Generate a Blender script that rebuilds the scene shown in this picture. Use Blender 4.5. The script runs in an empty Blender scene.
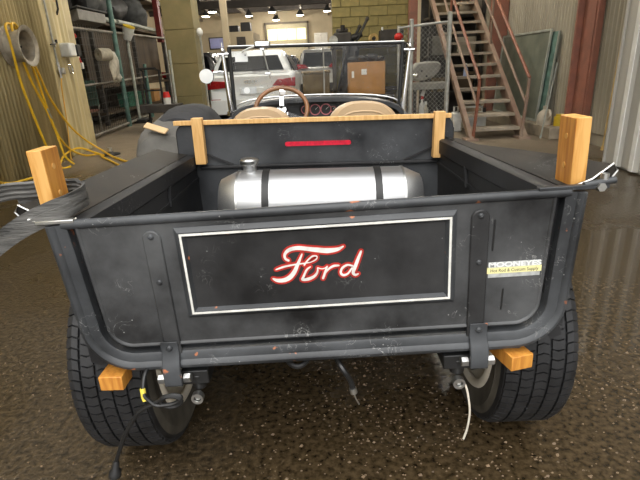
import bpy, bmesh, math, random
from mathutils import Vector, Matrix, noise
random.seed(7)
C = bpy.context.scene
COL = C.collection
PI = math.pi

# ------------------------------------------------------------------ camera
cam_data = bpy.data.cameras.new('camera'); cam = bpy.data.objects.new('camera', cam_data); COL.objects.link(cam)
F_PX, YAW, PITCH, ROLL = 478.0, -0.0124, 0.35, -0.0484
fw = Vector((math.sin(YAW)*math.cos(PITCH), math.cos(YAW)*math.cos(PITCH), -math.sin(PITCH)))
rt = Vector((math.cos(YAW), -math.sin(YAW), 0)); up = rt.cross(fw)
r2 = math.cos(ROLL)*rt + math.sin(ROLL)*up; u2 = -math.sin(ROLL)*rt + math.cos(ROLL)*up
m3 = Matrix((r2, u2, -fw)).transposed()
cam.matrix_world = Matrix.Translation((0.013, -1.03, 1.054)) @ m3.to_4x4()
cam_data.sensor_fit = 'HORIZONTAL'; cam_data.sensor_width = 36.0; cam_data.lens = 36.0*F_PX/640.0
cam_data.clip_start = 0.02; cam_data.clip_end = 200
C.camera = cam

# ------------------------------------------------------------------ sky, sun, exposure
W = bpy.data.worlds.new('overcast_sky'); C.world = W; W.use_nodes = True
wn = W.node_tree.nodes; wl = W.node_tree.links
bg = wn['Background']; bg.inputs['Strength'].default_value = 4.0
tc = wn.new('ShaderNodeTexCoord'); sp = wn.new('ShaderNodeSeparateXYZ'); wr = wn.new('ShaderNodeValToRGB')
wl.new(tc.outputs['Generated'], sp.inputs[0]); wl.new(sp.outputs['Z'], wr.inputs[0]); wl.new(wr.outputs[0], bg.inputs[0])
wr.color_ramp.elements[0].position = 0.0; wr.color_ramp.elements[0].color = (0.34, 0.345, 0.35, 1)   # overcast: the horizon is a third of the zenith
wr.color_ramp.elements[1].position = 1.0; wr.color_ramp.elements[1].color = (1.0, 1.0, 1.0, 1)
sun_d = bpy.data.lights.new('sun', 'SUN'); sun_d.energy = 1.0; sun_d.angle = math.radians(50); sun_d.color = (1, .97, .92)
sun = bpy.data.objects.new('sun', sun_d); COL.objects.link(sun)
sun.rotation_euler = Vector((0.15, 0.75, -0.85)).to_track_quat('-Z', 'Y').to_euler()
C.view_settings.view_transform = 'Standard'; C.view_settings.look = 'None'
C.view_settings.gamma = 1; C.view_settings.use_curve_mapping = False
C.view_settings.exposure = 0.25

# ------------------------------------------------------------------ materials
def mat(name, col, rough=.5, metal=0., var=.15, scale=8., bump=0., col2=None, mix=.5, emit=0., rough2=None, stretch=(1,1,1), spec=.5, bscale=None):
    m = bpy.data.materials.new(name); m.use_nodes = True
    n, l = m.node_tree.nodes, m.node_tree.links
    b = n['Principled BSDF']
    b.inputs['Metallic'].default_value = metal; b.inputs['Roughness'].default_value = rough
    b.inputs['Specular IOR Level'].default_value = spec
    t = n.new('ShaderNodeTexCoord'); mp = n.new('ShaderNodeMapping'); mp.inputs['Scale'].default_value = stretch
    l.new(t.outputs['Object'], mp.inputs[0])
    nz = n.new('ShaderNodeTexNoise'); nz.inputs['Scale'].default_value = scale; nz.inputs['Detail'].default_value = 6
    l.new(mp.outputs[0], nz.inputs['Vector'])
    rp = n.new('ShaderNodeValToRGB'); l.new(nz.outputs['Fac'], rp.inputs[0])
    c2 = col2 if col2 else tuple(c*(1-var) for c in col)
    c1 = col if col2 else tuple(min(1, c*(1+var)) for c in col)
    rp.color_ramp.elements[0].color = (*c2, 1); rp.color_ramp.elements[1].color = (*c1, 1)
    rp.color_ramp.elements[0].position = max(0, mix-.18); rp.color_ramp.elements[1].position = min(1, mix+.18)
    l.new(rp.outputs[0], b.inputs['Base Color'])
    if rough2 is not None:
        mr = n.new('ShaderNodeMapRange'); mr.inputs[1].default_value = .3; mr.inputs[2].default_value = .7
        mr.inputs[3].default_value = rough; mr.inputs[4].default_value = rough2
        l.new(nz.outputs['Fac'], mr.inputs[0]); l.new(mr.outputs[0], b.inputs['Roughness'])
    if bump:
        bn = n.new('ShaderNodeBump'); bn.inputs['Strength'].default_value = bump; bn.inputs['Distance'].default_value = .01
        src = nz
        if bscale:
            src = n.new('ShaderNodeTexNoise'); src.inputs['Scale'].default_value = bscale; src.inputs['Detail'].default_value = 5
            l.new(mp.outputs[0], src.inputs['Vector'])
        l.new(src.outputs['Fac'], bn.inputs['Height']); l.new(bn.outputs[0], b.inputs['Normal'])
    if emit:
        b.inputs['Emission Color'].default_value = (*col, 1); b.inputs['Emission Strength'].default_value = emit
    return m

def truck_paint(name, base, dust, scr=.5, rust=0., rough=.3, spec=.38):
    """satin black paint with dust clouds, scuffs and a little rust"""
    m = bpy.data.materials.new(name); m.use_nodes = True
    n, l = m.node_tree.nodes, m.node_tree.links
    b = n['Principled BSDF']; b.inputs['Specular IOR Level'].default_value = spec
    t = n.new('ShaderNodeTexCoord')
    n1 = n.new('ShaderNodeTexNoise'); n1.inputs['Scale'].default_value = 3.2; n1.inputs['Detail'].default_value = 8; n1.inputs['Roughness'].default_value = .6
    l.new(t.outputs['Object'], n1.inputs['Vector'])
    r1 = n.new('ShaderNodeValToRGB'); l.new(n1.outputs['Fac'], r1.inputs[0])
    r1.color_ramp.elements[0].position = .34; r1.color_ramp.elements[0].color = (*base, 1)
    r1.color_ramp.elements[1].position = .64; r1.color_ramp.elements[1].color = (*dust, 1)
    # fine scuffs: thin ridges of a distorted noise, only inside patches
    n2 = n.new('ShaderNodeTexNoise'); n2.inputs['Scale'].default_value = 22; n2.inputs['Detail'].default_value = 3; n2.inputs['Distortion'].default_value = 1.6
    l.new(t.outputs['Object'], n2.inputs['Vector'])
    a = n.new('ShaderNodeMath'); a.operation = 'SUBTRACT'; a.inputs[1].default_value = .5; l.new(n2.outputs['Fac'], a.inputs[0])
    ab = n.new('ShaderNodeMath'); ab.operation = 'ABSOLUTE'; l.new(a.outputs[0], ab.inputs[0])
    th = n.new('ShaderNodeMapRange'); th.inputs[1].default_value = .0; th.inputs[2].default_value = .012; th.inputs[3].default_value = 1; th.inputs[4].default_value = 0
    l.new(ab.outputs[0], th.inputs[0])
    n3 = n.new('ShaderNodeTexNoise'); n3.inputs['Scale'].default_value = 7; n3.inputs['Detail'].default_value = 4
    l.new(t.outputs['Object'], n3.inputs['Vector'])
    pt = n.new('ShaderNodeMapRange'); pt.inputs[1].default_value = .56; pt.inputs[2].default_value = .68; pt.inputs[3].default_value = 0; pt.inputs[4].default_value = scr
    l.new(n3.outputs['Fac'], pt.inputs[0])
    mu = n.new('ShaderNodeMath'); mu.operation = 'MULTIPLY'; l.new(th.outputs[0], mu.inputs[0]); l.new(pt.outputs[0], mu.inputs[1])
    mx = n.new('ShaderNodeMixRGB'); l.new(mu.outputs[0], mx.inputs[0]); l.new(r1.outputs[0], mx.inputs[1]); mx.inputs[2].default_value = (.32, .32, .31, 1)
    # specks
    vo = n.new('ShaderNodeTexVoronoi'); vo.inputs['Scale'].default_value = 45; l.new(t.outputs['Object'], vo.inputs['Vector'])
    vm = n.new('ShaderNodeMapRange'); vm.inputs[1].default_value = .05; vm.inputs[2].default_value = .09; vm.inputs[3].default_value = scr*.8; vm.inputs[4].default_value = 0
    l.new(vo.outputs['Distance'], vm.inputs[0])
    vp = n.new('ShaderNodeMath'); vp.operation = 'MULTIPLY'; l.new(vm.outputs[0], vp.inputs[0])
    gt = n.new('ShaderNodeMath'); gt.operation = 'GREATER_THAN'; gt.inputs[1].default_value = .55; l.new(n3.outputs['Fac'], gt.inputs[0]); l.new(gt.outputs[0], vp.inputs[1])
    mx2 = n.new('ShaderNodeMixRGB'); l.new(vp.outputs[0], mx2.inputs[0]); l.new(mx.outputs[0], mx2.inputs[1]); mx2.inputs[2].default_value = (.4, .4, .39, 1)
    last = mx2
    if rust:
        n4 = n.new('ShaderNodeTexNoise'); n4.inputs['Scale'].default_value = 16; n4.inputs['Detail'].default_value = 7
        l.new(t.outputs['Object'], n4.inputs['Vector'])
        rr = n.new('ShaderNodeMapRange'); rr.inputs[1].default_value = rust; rr.inputs[2].default_value = rust+.03
        l.new(n4.outputs['Fac'], rr.inputs[0])
        mx3 = n.new('ShaderNodeMixRGB'); l.new(rr.outputs[0], mx3.inputs[0]); l.new(last.outputs[0], mx3.inputs[1]); mx3.inputs[2].default_value = (.45, .15, .06, 1)
        last = mx3
    l.new(last.outputs[0], b.inputs['Base Color'])
    mr = n.new('ShaderNodeMapRange'); mr.inputs[1].default_value = .35; mr.inputs[2].default_value = .7; mr.inputs[3].default_value = rough; mr.inputs[4].default_value = rough+.25
    l.new(n1.outputs['Fac'], mr.inputs[0]); l.new(mr.outputs[0], b.inputs['Roughness'])
    bn = n.new('ShaderNodeBump'); bn.inputs['Strength'].default_value = .06; bn.inputs['Distance'].default_value = .01
    l.new(n1.outputs['Fac'], bn.inputs['Height']); l.new(bn.outputs[0], b.inputs['Normal'])
    return m

def glass_mat(name, tint=(1, 1, 1), dirt=.0):
    m = bpy.data.materials.new(name); m.use_nodes = True
    n, l = m.node_tree.nodes, m.node_tree.links
    n.clear()
    out = n.new('ShaderNodeOutputMaterial'); tr = n.new('ShaderNodeBsdfTransparent'); gl = n.new('ShaderNodeBsdfGlossy'); fr = n.new('ShaderNodeFresnel')
    tr.inputs[0].default_value = (*tint, 1); gl.inputs['Roughness'].default_value = .02; fr.inputs[0].default_value = 1.27
    mx = n.new('ShaderNodeMixShader'); l.new(fr.outputs[0], mx.inputs[0]); l.new(tr.outputs[0], mx.inputs[1]); l.new(gl.outputs[0], mx.inputs[2])
    df = n.new('ShaderNodeBsdfDiffuse'); df.inputs[0].default_value = (.7, .7, .68, 1)
    t = n.new('ShaderNodeTexCoord'); vo = n.new('ShaderNodeTexVoronoi'); vo.inputs['Scale'].default_value = 55
    l.new(t.outputs['Object'], vo.inputs['Vector'])
    mr = n.new('ShaderNodeMapRange'); mr.inputs[1].default_value = .1; mr.inputs[2].default_value = .2; mr.inputs[3].default_value = .5; mr.inputs[4].default_value = dirt
    l.new(vo.outputs['Distance'], mr.inputs[0])
    nz = n.new('ShaderNodeTexNoise'); nz.inputs['Scale'].default_value = 9; l.new(t.outputs['Object'], nz.inputs['Vector'])
    g = n.new('ShaderNodeMapRange'); g.inputs[1].default_value = .5; g.inputs[2].default_value = .6; l.new(nz.outputs['Fac'], g.inputs[0])
    mu = n.new('ShaderNodeMath'); mu.operation = 'MULTIPLY'; l.new(mr.outputs[0], mu.inputs[0]); l.new(g.outputs[0], mu.inputs[1])
    m2 = n.new('ShaderNodeMixShader'); l.new(mu.outputs[0], m2.inputs[0]); l.new(mx.outputs[0], m2.inputs[1]); l.new(df.outputs[0], m2.inputs[2])
    l.new(m2.outputs[0], out.inputs[0])
    return m

def wood_mat(name, c1, c2):
    m = bpy.data.materials.new(name); m.use_nodes = True
    n, l = m.node_tree.nodes, m.node_tree.links; b = n['Principled BSDF']; b.inputs['Roughness'].default_value = .55
    t = n.new('ShaderNodeTexCoord'); mp = n.new('ShaderNodeMapping'); mp.inputs['Scale'].default_value = (60, 60, 5)
    l.new(t.outputs['Object'], mp.inputs[0])
    nz = n.new('ShaderNodeTexNoise'); nz.inputs['Scale'].default_value = 1.2; nz.inputs['Detail'].default_value = 4; nz.inputs['Distortion'].default_value = .6
    l.new(mp.outputs[0], nz.inputs['Vector'])
    rp = n.new('ShaderNodeValToRGB'); l.new(nz.outputs['Fac'], rp.inputs[0])
    rp.color_ramp.elements[0].position = .35; rp.color_ramp.elements[0].color = (*c2, 1)
    rp.color_ramp.elements[1].position = .62; rp.color_ramp.elements[1].color = (*c1, 1)
    l.new(rp.outputs[0], b.inputs['Base Color'])
    bn = n.new('ShaderNodeBump'); bn.inputs['Strength'].default_value = .15; bn.inputs['Distance'].default_value = .003
    l.new(nz.outputs['Fac'], bn.inputs['Height']); l.new(bn.outputs[0], b.inputs['Normal'])
    return m

M = {}
M['black'] = truck_paint('satin_black_paint', (.007, .007, .0075), (.045, .045, .046), .5)
M['grey'] = truck_paint('dusty_black_paint', (.007, .007, .0075), (.088, .09, .092), 1.0)
M['flange'] = truck_paint('chipped_black_paint', (.013, .014, .0155), (.068, .072, .077), .9, rust=.65)
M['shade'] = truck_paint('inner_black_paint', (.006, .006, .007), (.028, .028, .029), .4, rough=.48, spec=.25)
M['flare'] = truck_paint('scuffed_black_paint', (.004, .004, .004), (.055, .048, .040), 1.0, rough=.5, spec=.12)
M['body'] = truck_paint('body_black_paint', (.014, .0145, .016), (.06, .063, .067), .5)
M['red_paint'] = mat('red_lens', (.5, .008, .03), .3, var=.25, scale=60)
M['red_edge'] = mat('red_lettering', (.42, .02, .012), .45, var=.2, scale=50)
M['white_paint'] = mat('white_lettering', (.72, .70, .66), .45, var=.15, scale=50)
M['stripe'] = mat('cream_pinstripe', (.72, .71, .66), .5, var=.15, scale=40)
M['alu'] = mat('spun_aluminium', (.60, .605, .61), .40, 1., var=.10, scale=6, rough2=.5, stretch=(1, 60, 60))
M['chrome'] = mat('chrome', (.8, .8, .8), .12, 1., var=.05)
M['steel'] = mat('zinc_steel', (.55, .55, .53), .38, 1., var=.2, scale=30)
M['rubber'] = mat('tyre_rubber', (.016, .016, .017), .6, var=.5, scale=14, bump=.1)
M['sidewall'] = mat('dusty_sidewall', (.085, .076, .06), .65, var=.5, scale=10)
M['rim'] = mat('beige_rim', (.72, .66, .55), .45, var=.15, scale=12)
M['cable'] = mat('black_cable', (.012, .012, .012), .4)
M['twine'] = mat('pale_twine', (.6, .55, .45), .8)
M['yellow_tag'] = mat('yellow_tape', (.75, .6, .08), .5)
M['pine'] = wood_mat('yellow_pine', (.72, .40, .12), (.56, .26, .05))
M['pine3'] = wood_mat('pale_pine', (.70, .43, .17), (.56, .31, .10))
M['pine2'] = wood_mat('orange_pine', (.64, .29, .05), (.46, .17, .025))
M['webbing'] = mat('grey_webbing', (.095, .092, .086), .8, var=.6, scale=9, bump=.5, bscale=45, stretch=(1, 1, 8))
M['leather'] = mat('tan_leather', (.50, .345, .195), .5, var=.1, scale=5, bump=.1, bscale=90)
M['wheelwood'] = mat('brown_steering_rim', (.20, .09, .035), .35, var=.3, scale=12)
M['gauge_face'] = mat('pink_gauge_face', (.5, .16, .17), .4, var=.4, scale=40)
M['dark'] = mat('black_plastic', (.014, .014, .014), .5, var=.3)
M['glass'] = glass_mat('windscreen_glass')
M['cloth'] = mat('grey_canvas', (.028, .028, .030), .85, var=.35, scale=6, bump=.3, bscale=25)
M['cloth2'] = mat('faded_canvas', (.11, .104, .092), .85, var=.35, scale=6, bump=.3, bscale=25)
M['tan'] = mat('tan_band', (.55, .38, .2), .7, var=.15)
M['paper'] = mat('white_paper', (.75, .76, .74), .6, var=.06)
M['paleyellow'] = mat('pale_yellow_print', (.80, .74, .36), .6, var=.08)
M['greyprint'] = mat('grey_print', (.42, .43, .42), .6, var=.2, scale=80)
M['ink'] = mat('dark_print', (.05, .05, .05), .6)
M['yellow_wall'] = mat('yellowed_metal_sheet', (.62, .52, .28), .5, var=.3, scale=5, col2=(.30, .24, .11), mix=.47, stretch=(1, 1, .12))
M['yellow_flat'] = mat('yellowed_metal_trim', (.50, .41, .21), .5, var=.3, scale=3, col2=(.31, .25, .12), mix=.45)
M['hose'] = mat('yellow_hose', (.80, .48, .02), .4, var=.12)
M['hose2'] = mat('orange_hose', (.65, .36, .05), .45, var=.15)
M['galv'] = mat('galvanised_steel', (.42, .42, .38), .5, .6, var=.25, scale=12)
M['reel'] = mat('weathered_rim', (.38, .34, .27), .5, .3, var=.4, scale=9)
M['white'] = mat('white_plastic', (.66, .66, .62), .45, var=.12, scale=10)
M['teal'] = mat('teal_painted_steel', (.09, .17, .145), .5, var=.3, scale=8)
M['wire'] = mat('dark_wire', (.05, .045, .035), .6, .2)
M['ply'] = mat('brown_plywood', (.07, .047, .026), .7, var=.3, scale=4, stretch=(1, 1, .3))
M['mdark'] = mat('dark_grimy', (.045, .04, .035), .7, var=.4, scale=5)
M['fabric_grey'] = mat('grey_bundle', (.075, .078, .078), .8, var=.4, scale=6, bump=.3)
M['film'] = mat('plastic_film', (.50, .46, .36), .35, var=.2, scale=14, bump=.5)
M['red'] = mat('red_plastic', (.55, .02, .015), .4, var=.15)
M['redsteel'] = mat('red_oxide_steel', (.34, .13, .085), .55, var=.35, scale=6, col2=(.22, .10, .07))
M['stairrail'] = mat('red_brown_rail', (.23, .08, .042), .5, var=.3, scale=9)
M['stairside'] = mat('dusty_stringer', (.27, .20, .145), .6, var=.3, scale=4, col2=(.20, .12, .085))
M['tread'] = mat('dusty_tread', (.32, .27, .205), .7, var=.3, scale=5)
M['block'] = mat('painted_block', (.22, .18, .06), .7, var=.22, scale=6, bump=.2, bscale=60)
M['column'] = mat('mouldy_column', (.235, .19, .085), .75, var=.3, scale=2.5, col2=(.155, .135, .06), bump=.2, bscale=50)
M['mortar'] = mat('mortar', (.16, .14, .075), .85)
M['concrete'] = mat('grimy_concrete', (.30, .25, .18), .8, var=.25, scale=5, bump=.2, bscale=40)
M['siding'] = mat('grey_beige_sheet', (.34, .31, .24), .5, var=.2, scale=2, stretch=(1, 1, .25))
M['siding2'] = mat('pale_box_sheet', (.50, .48, .43), .42, var=.12, scale=2, stretch=(1, 1, .25))
M['rib'] = mat('white_rib', (.78, .77, .72), .4, var=.08)
M['yellowwood'] = mat('yellow_batten', (.50, .34, .12), .6, var=.25)
M['board'] = mat('grey_green_board', (.20, .215, .165), .45, var=.3, scale=4, col2=(.12, .135, .11))
M['boardedge'] = mat('pale_board_edge', (.36, .38, .33), .5, var=.2)
M['jug'] = mat('milky_jug', (.50, .44, .34), .45, var=.2, scale=9)
M['yellow'] = mat('yellow_plastic', (.70, .48, .03), .45)
M['cardboard'] = mat('cardboard', (.40, .21, .075), .8, var=.12, scale=5)
M['machine'] = mat('grey_machine', (.23, .22, .19), .55, var=.2, scale=6)
M['greenbin'] = mat('green_bin', (.02, .14, .09), .5, var=.25)
M['interior'] = mat('cream_interior_wall', (.48, .40, .27), .8, var=.12, scale=1)
M['ceil'] = mat('dark_ceiling', (.075, .06, .045), .85, var=.3, scale=1.5)
M['beam'] = mat('ceiling_beam', (.16, .135, .10), .7, var=.3, scale=2)
M['beamdark'] = mat('dark_beam', (.05, .042, .035), .7, var=.3, scale=2)
M['lamp'] = mat('lamp_diffuser', (1., .90, .66), .5, emit=14., var=0)
M['daywindow'] = mat('bright_door_glass', (1., .95, .55), .5, emit=.85, var=.25, scale=2.2)
M['doorwhite'] = mat('cream_door', (.50, .44, .29), .6, var=.08)
M['bluewin'] = mat('lilac_window', (.40, .42, .72), .3, var=.2, scale=2)
M['carwhite'] = mat('white_car_paint', (.74, .78, .80), .25, var=.03, scale=1)
M['cardark'] = mat('dark_car_paint', (.03, .03, .032), .25, var=.2)
M['carglass'] = mat('black_car_glass', (.004, .0045, .005), .3, var=.2, spec=.06)
M['tail'] = mat('tail_lens', (.26, .008, .012), .2, var=.3, scale=30)
M['silver'] = mat('silver_paint', (.45, .45, .43), .3, .4, var=.1)
M['tarp'] = mat('olive_cover', (.14, .105, .055), .8, var=.25, scale=5)
M['darkred'] = mat('dark_red_paint', (.16, .02, .015), .5, var=.3)
M['galv2'] = mat('dull_galvanised', (.21, .19, .15), .6, .2, var=.3, scale=9)
M['blueclear'] = mat('blue_bottle', (.30, .36, .55), .3, var=.2)

def floor_mat():
    m = bpy.data.materials.new('wet_floor'); m.use_nodes = True
    n, l = m.node_tree.nodes, m.node_tree.links; b = n['Principled BSDF']
    t = n.new('ShaderNodeTexCoord')
    def noise_(s, d=6, dist=0.):
        x = n.new('ShaderNodeTexNoise'); x.inputs['Scale'].default_value = s; x.inputs['Detail'].default_value = d; x.inputs['Distortion'].default_value = dist
        l.new(t.outputs['Object'], x.inputs['Vector']); return x
    big = noise_(.9, 5, .4); fine = noise_(48, 9); agg = n.new('ShaderNodeTexVoronoi'); agg.inputs['Scale'].default_value = 70
    l.new(t.outputs['Object'], agg.inputs['Vector'])
    r1 = n.new('ShaderNodeValToRGB'); l.new(fine.outputs['Fac'], r1.inputs[0])
    r1.color_ramp.elements[0].position = .33; r1.color_ramp.elements[0].color = (.017, .0115, .0055, 1)
    r1.color_ramp.elements[1].position = .66; r1.color_ramp.elements[1].color = (.080, .055, .028, 1)
    # pale aggregate grains
    ar = n.new('ShaderNodeMapRange'); ar.inputs[1].default_value = .1; ar.inputs[2].default_value = .3; ar.inputs[3].default_value = 1; ar.inputs[4].default_value = 0
    l.new(agg.outputs['Distance'], ar.inputs[0])
    mid = noise_(5, 4)
    gm = n.new('ShaderNodeMapRange'); gm.inputs[1].default_value = .50; gm.inputs[2].default_value = .68; gm.inputs[3].default_value = 0; gm.inputs[4].default_value = .55
    l.new(mid.outputs['Fac'], gm.inputs[0])
    mu = n.new('ShaderNodeMath'); mu.operation = 'MULTIPLY'; l.new(ar.outputs[0], mu.inputs[0]); l.new(gm.outputs[0], mu.inputs[1])
    mx = n.new('ShaderNodeMixRGB'); l.new(mu.outputs[0], mx.inputs[0]); l.new(r1.outputs[0], mx.inputs[1]); mx.inputs[2].default_value = (.22, .165, .10, 1)
    # dry, paler slab indoors
    sep = n.new('ShaderNodeSeparateXYZ'); l.new(t.outputs['Object'], sep.inputs[0])
    ad = n.new('ShaderNodeMath'); ad.operation = 'MULTIPLY_ADD'; l.new(big.outputs['Fac'], ad.inputs[0]); ad.inputs[1].default_value = 2.0; l.new(sep.outputs['Y'], ad.inputs[2])
    dr = n.new('ShaderNodeMapRange'); dr.inputs[1].default_value = 5.6; dr.inputs[2].default_value = 7.2; l.new(ad.outputs[0], dr.inputs[0])
    dn = n.new('ShaderNodeValToRGB'); l.new(mid.outputs['Fac'], dn.inputs[0])
    dn.color_ramp.elements[0].color = (.15, .115, .075, 1); dn.color_ramp.elements[1].color = (.27, .22, .155, 1)
    mx2 = n.new('ShaderNodeMixRGB'); l.new(dr.outputs[0], mx2.inputs[0]); l.new(mx.outputs[0], mx2.inputs[1]); l.new(dn.outputs[0], mx2.inputs[2])
    l.new(mx2.outputs[0], b.inputs['Base Color'])
    # wetness: pools where the big noise is low, damp elsewhere
    wet = n.new('ShaderNodeMapRange'); wet.inputs[1].default_value = .42; wet.inputs[2].default_value = .58; wet.inputs[3].default_value = .16; wet.inputs[4].default_value = .5
    l.new(big.outputs['Fac'], wet.inputs[0])
    # the standing pool beside the truck's right
    pv = n.new('ShaderNodeVectorMath'); pv.operation = 'DISTANCE'; pv.inputs[1].default_value = (1.75, 1.35, 0); l.new(t.outputs['Object'], pv.inputs[0])
    pa = n.new('ShaderNodeMath'); pa.operation = 'MULTIPLY_ADD'; l.new(mid.outputs['Fac'], pa.inputs[0]); pa.inputs[1].default_value = 1.1; l.new(pv.outputs['Value'], pa.inputs[2])
    pm = n.new('ShaderNodeMapRange'); pm.inputs[1].default_value = 1.38; pm.inputs[2].default_value = 1.5; l.new(pa.outputs[0], pm.inputs[0])
    wmin = n.new('ShaderNodeMixRGB'); l.new(pm.outputs[0], wmin.inputs[0]); wmin.inputs[1].default_value = (.06, .06, .06, 1); l.new(wet.outputs[0], wmin.inputs[2]); wet = wmin
    mr = n.new('ShaderNodeMixRGB'); l.new(dr.outputs[0], mr.inputs[0]); l.new(wet.outputs[0], mr.inputs[1]); mr.inputs[2].default_value = (.6, .6, .6, 1)
    l.new(mr.outputs[0], b.inputs['Roughness'])
    bs = n.new('ShaderNodeMapRange'); bs.inputs[1].default_value = .42; bs.inputs[2].default_value = .58; bs.inputs[3].default_value = .25; bs.inputs[4].default_value = .7
    l.new(big.outputs['Fac'], bs.inputs[0])
    sm = n.new('ShaderNodeMath'); sm.operation = 'ADD'; l.new(fine.outputs['Fac'], sm.inputs[0]); l.new(mu.outputs[0], sm.inputs[1])
    bm2 = n.new('ShaderNodeMath'); bm2.operation = 'MULTIPLY'; l.new(bs.outputs[0], bm2.inputs[0]); l.new(pm.outputs[0], bm2.inputs[1]); bs = bm2
    b.inputs['Specular IOR Level'].default_value = .4
    bn = n.new('ShaderNodeBump'); bn.inputs['Distance'].default_value = .012; l.new(bs.outputs[0], bn.inputs['Strength']); l.new(sm.outputs[0], bn.inputs['Height'])
    l.new(bn.outputs[0], b.inputs['Normal'])
    return m
M['floor'] = floor_mat()
M['water'] = mat('puddle_water', (.06, .048, .03), .04, var=.2, scale=1.5, spec=.9)

# ------------------------------------------------------------------ mesh helpers
# setting from image coordinates, scaled about the camera, lowering its floor to the tyres
SET = Matrix.Translation((0, .117, -.12)) @ Matrix.Scale(1.114, 4)
DEFAULT_T = SET
class MB:
    def __init__(s, T=None): s.v = []; s.f = []; s.T = T if T is not None else DEFAULT_T
    def add(s, vs, fs):
        o = len(s.v); s.v += [Vector(p) for p in vs]; s.f += [[i+o for i in f] for f in fs]; return s
    def box(s, c, d, R=None):
        c = Vector(c); vs = []
        for z in (-.5, .5):
            for y in (-.5, .5):
                for x in (-.5, .5):
                    p = Vector((x*d[0], y*d[1], z*d[2])); vs.append(c + (R @ p if R else p))
        return s.add(vs, [(0, 2, 3, 1), (4, 5, 7, 6), (0, 1, 5, 4), (2, 6, 7, 3), (0, 4, 6, 2), (1, 3, 7, 5)])
    def bx(s, x0, x1, y0, y1, z0, z1): return s.box(((x0+x1)/2, (y0+y1)/2, (z0+z1)/2), (abs(x1-x0), abs(y1-y0), abs(z1-z0)))
    def bar(s, a, b, w, h, upv=(0, 0, 1)):
        a, b = Vector(a), Vector(b); d = (b-a); L = d.length; d.normalize(); u = Vector(upv)
        sx = d.cross(u)
        if sx.length < 1e-4: sx = d.cross(Vector((1, 0, 0)))
        sx.normalize(); u = sx.cross(d)
        R = Matrix((sx, d, u)).transposed()
        return s.box((a+b)/2, (w, L, h), R)
    def sweep(s, path, prof, closed=False, upv=None, cap=True):
        """path: 3D points; prof(i)-> list of (a,b) offsets in the (side, up) frame"""
        n = len(path); path = [Vector(p) for p in path]; rings = []
        pu = Vector(upv) if upv else None
        for i in range(n):
            if closed: d = path[(i+1) % n]-path[i-1]
            else: d = path[min(i+1, n-1)]-path[max(i-1, 0)]
            d.normalize()
            if upv: u = Vector(upv)
            else:
                if pu is None: pu = Vector((0, 0, 1)) if abs(d.z) < .9 else Vector((1, 0, 0))
                u = pu
            sd = d.cross(u)
            if sd.length < 1e-5: sd = d.cross(Vector((0, 1, 0.01)))
            sd.normalize(); u = sd.cross(d); u.normalize()
            if not upv: pu = u
            pr = prof(i) if callable(prof) else prof
            rings.append([path[i]+sd*a+u*b for a, b in pr])
        k = len(rings[0]); vs = [p for r in rings for p in r]; fs = []
        m = n if closed else n-1
        for i in range(m):
            j = (i+1) % n
            for q in range(k):
                w = (q+1) % k
                fs.append((i*k+q, i*k+w, j*k+w, j*k+q))
        if not closed and cap:
            fs.append(tuple(range(k-1, -1, -1))); fs.append(tuple((n-1)*k+q for q in range(k)))
        return s.add(vs, fs)
    def tube(s, path, r, n=10, closed=False):
        rr = r if callable(r) else (lambda i: r)
        return s.sweep(path, lambda i: [(rr(i)*math.cos(2*PI*q/n), rr(i)*math.sin(2*PI*q/n)) for q in range(n)], closed)
    def cyl(s, a, b, r, r2=None, n=20):
        r2 = r if r2 is None else r2
        return s.tube([a, b], lambda i: (r, r2)[i], n)
    def lathe(s, prof, origin, axis=(0, 0, 1), n=32, close=False, cap=True):
        """prof: (radius, height) list"""
        ax = Vector(axis).normalized(); t = Vector((1, 0, 0)) if abs(ax.x) < .9 else Vector((0, 1, 0))
        e1 = ax.cross(t).normalized(); e2 = ax.cross(e1); O = Vector(origin); vs = []; fs = []; k = len(prof)
        for q in range(n):
            c, sn = math.cos(2*PI*q/n), math.sin(2*PI*q/n)
            for r, h in prof: vs.append(O+ax*h+(e1*c+e2*sn)*max(r, 1e-5))
        for q in range(n):
            w = (q+1) % n
            for i in range(k if close else k-1):
                j = (i+1) % k
                fs.append((q*k+i, q*k+j, w*k+j, w*k+i))
        if not close and cap:
            if prof[0][0] > 1e-4: fs.append(tuple(q*k for q in range(n)))
            if prof[-1][0] > 1e-4: fs.append(tuple(q*k+k-1 for q in range(n-1, -1, -1)))
        return s.add(vs, fs)
    def prism(s, poly, dvec):
        n = len(poly); p = [Vector(q) for q in poly]; d = Vector(dvec)
        vs = p+[q+d for q in p]; fs = [tuple(range(n)), tuple(range(2*n-1, n-1, -1))]
        for i in range(n):
            j = (i+1) % n; fs.append((i, i+n, j+n, j))
        return s.add(vs, fs)
    def loft(s, rings, cap=True, closed=True):
        k = len(rings[0]); n = len(rings); vs = [p for r in rings for p in r]; fs = []
        for i in range(n-1):
            for q in range(k if closed else k-1):
                w = (q+1) % k; fs.append((i*k+q, i*k+w, (i+1)*k+w, (i+1)*k+q))
        if cap and closed: fs.append(tuple(range(k-1, -1, -1))); fs.append(tuple((n-1)*k+q for q in range(k)))
        return s.add(vs, fs)
    def ball(s, c, r, sc=(1, 1, 1), n=20, m=12, R=None):
        c = Vector(c); rings = []
        vs = []; fs = []
        for i in range(m+1):
            th = PI*i/m
            for q in range(n):
                ph = 2*PI*q/n; p = Vector((r*sc[0]*math.sin(th)*math.cos(ph), r*sc[1]*math.sin(th)*math.sin(ph), r*sc[2]*math.cos(th)))
                vs.append(c+(R @ p if R else p))
        for i in range(m):
            for q in range(n):
                w = (q+1) % n; fs.append((i*n+q, (i+1)*n+q, (i+1)*n+w, i*n+w))
        return s.add(vs, fs)
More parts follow.
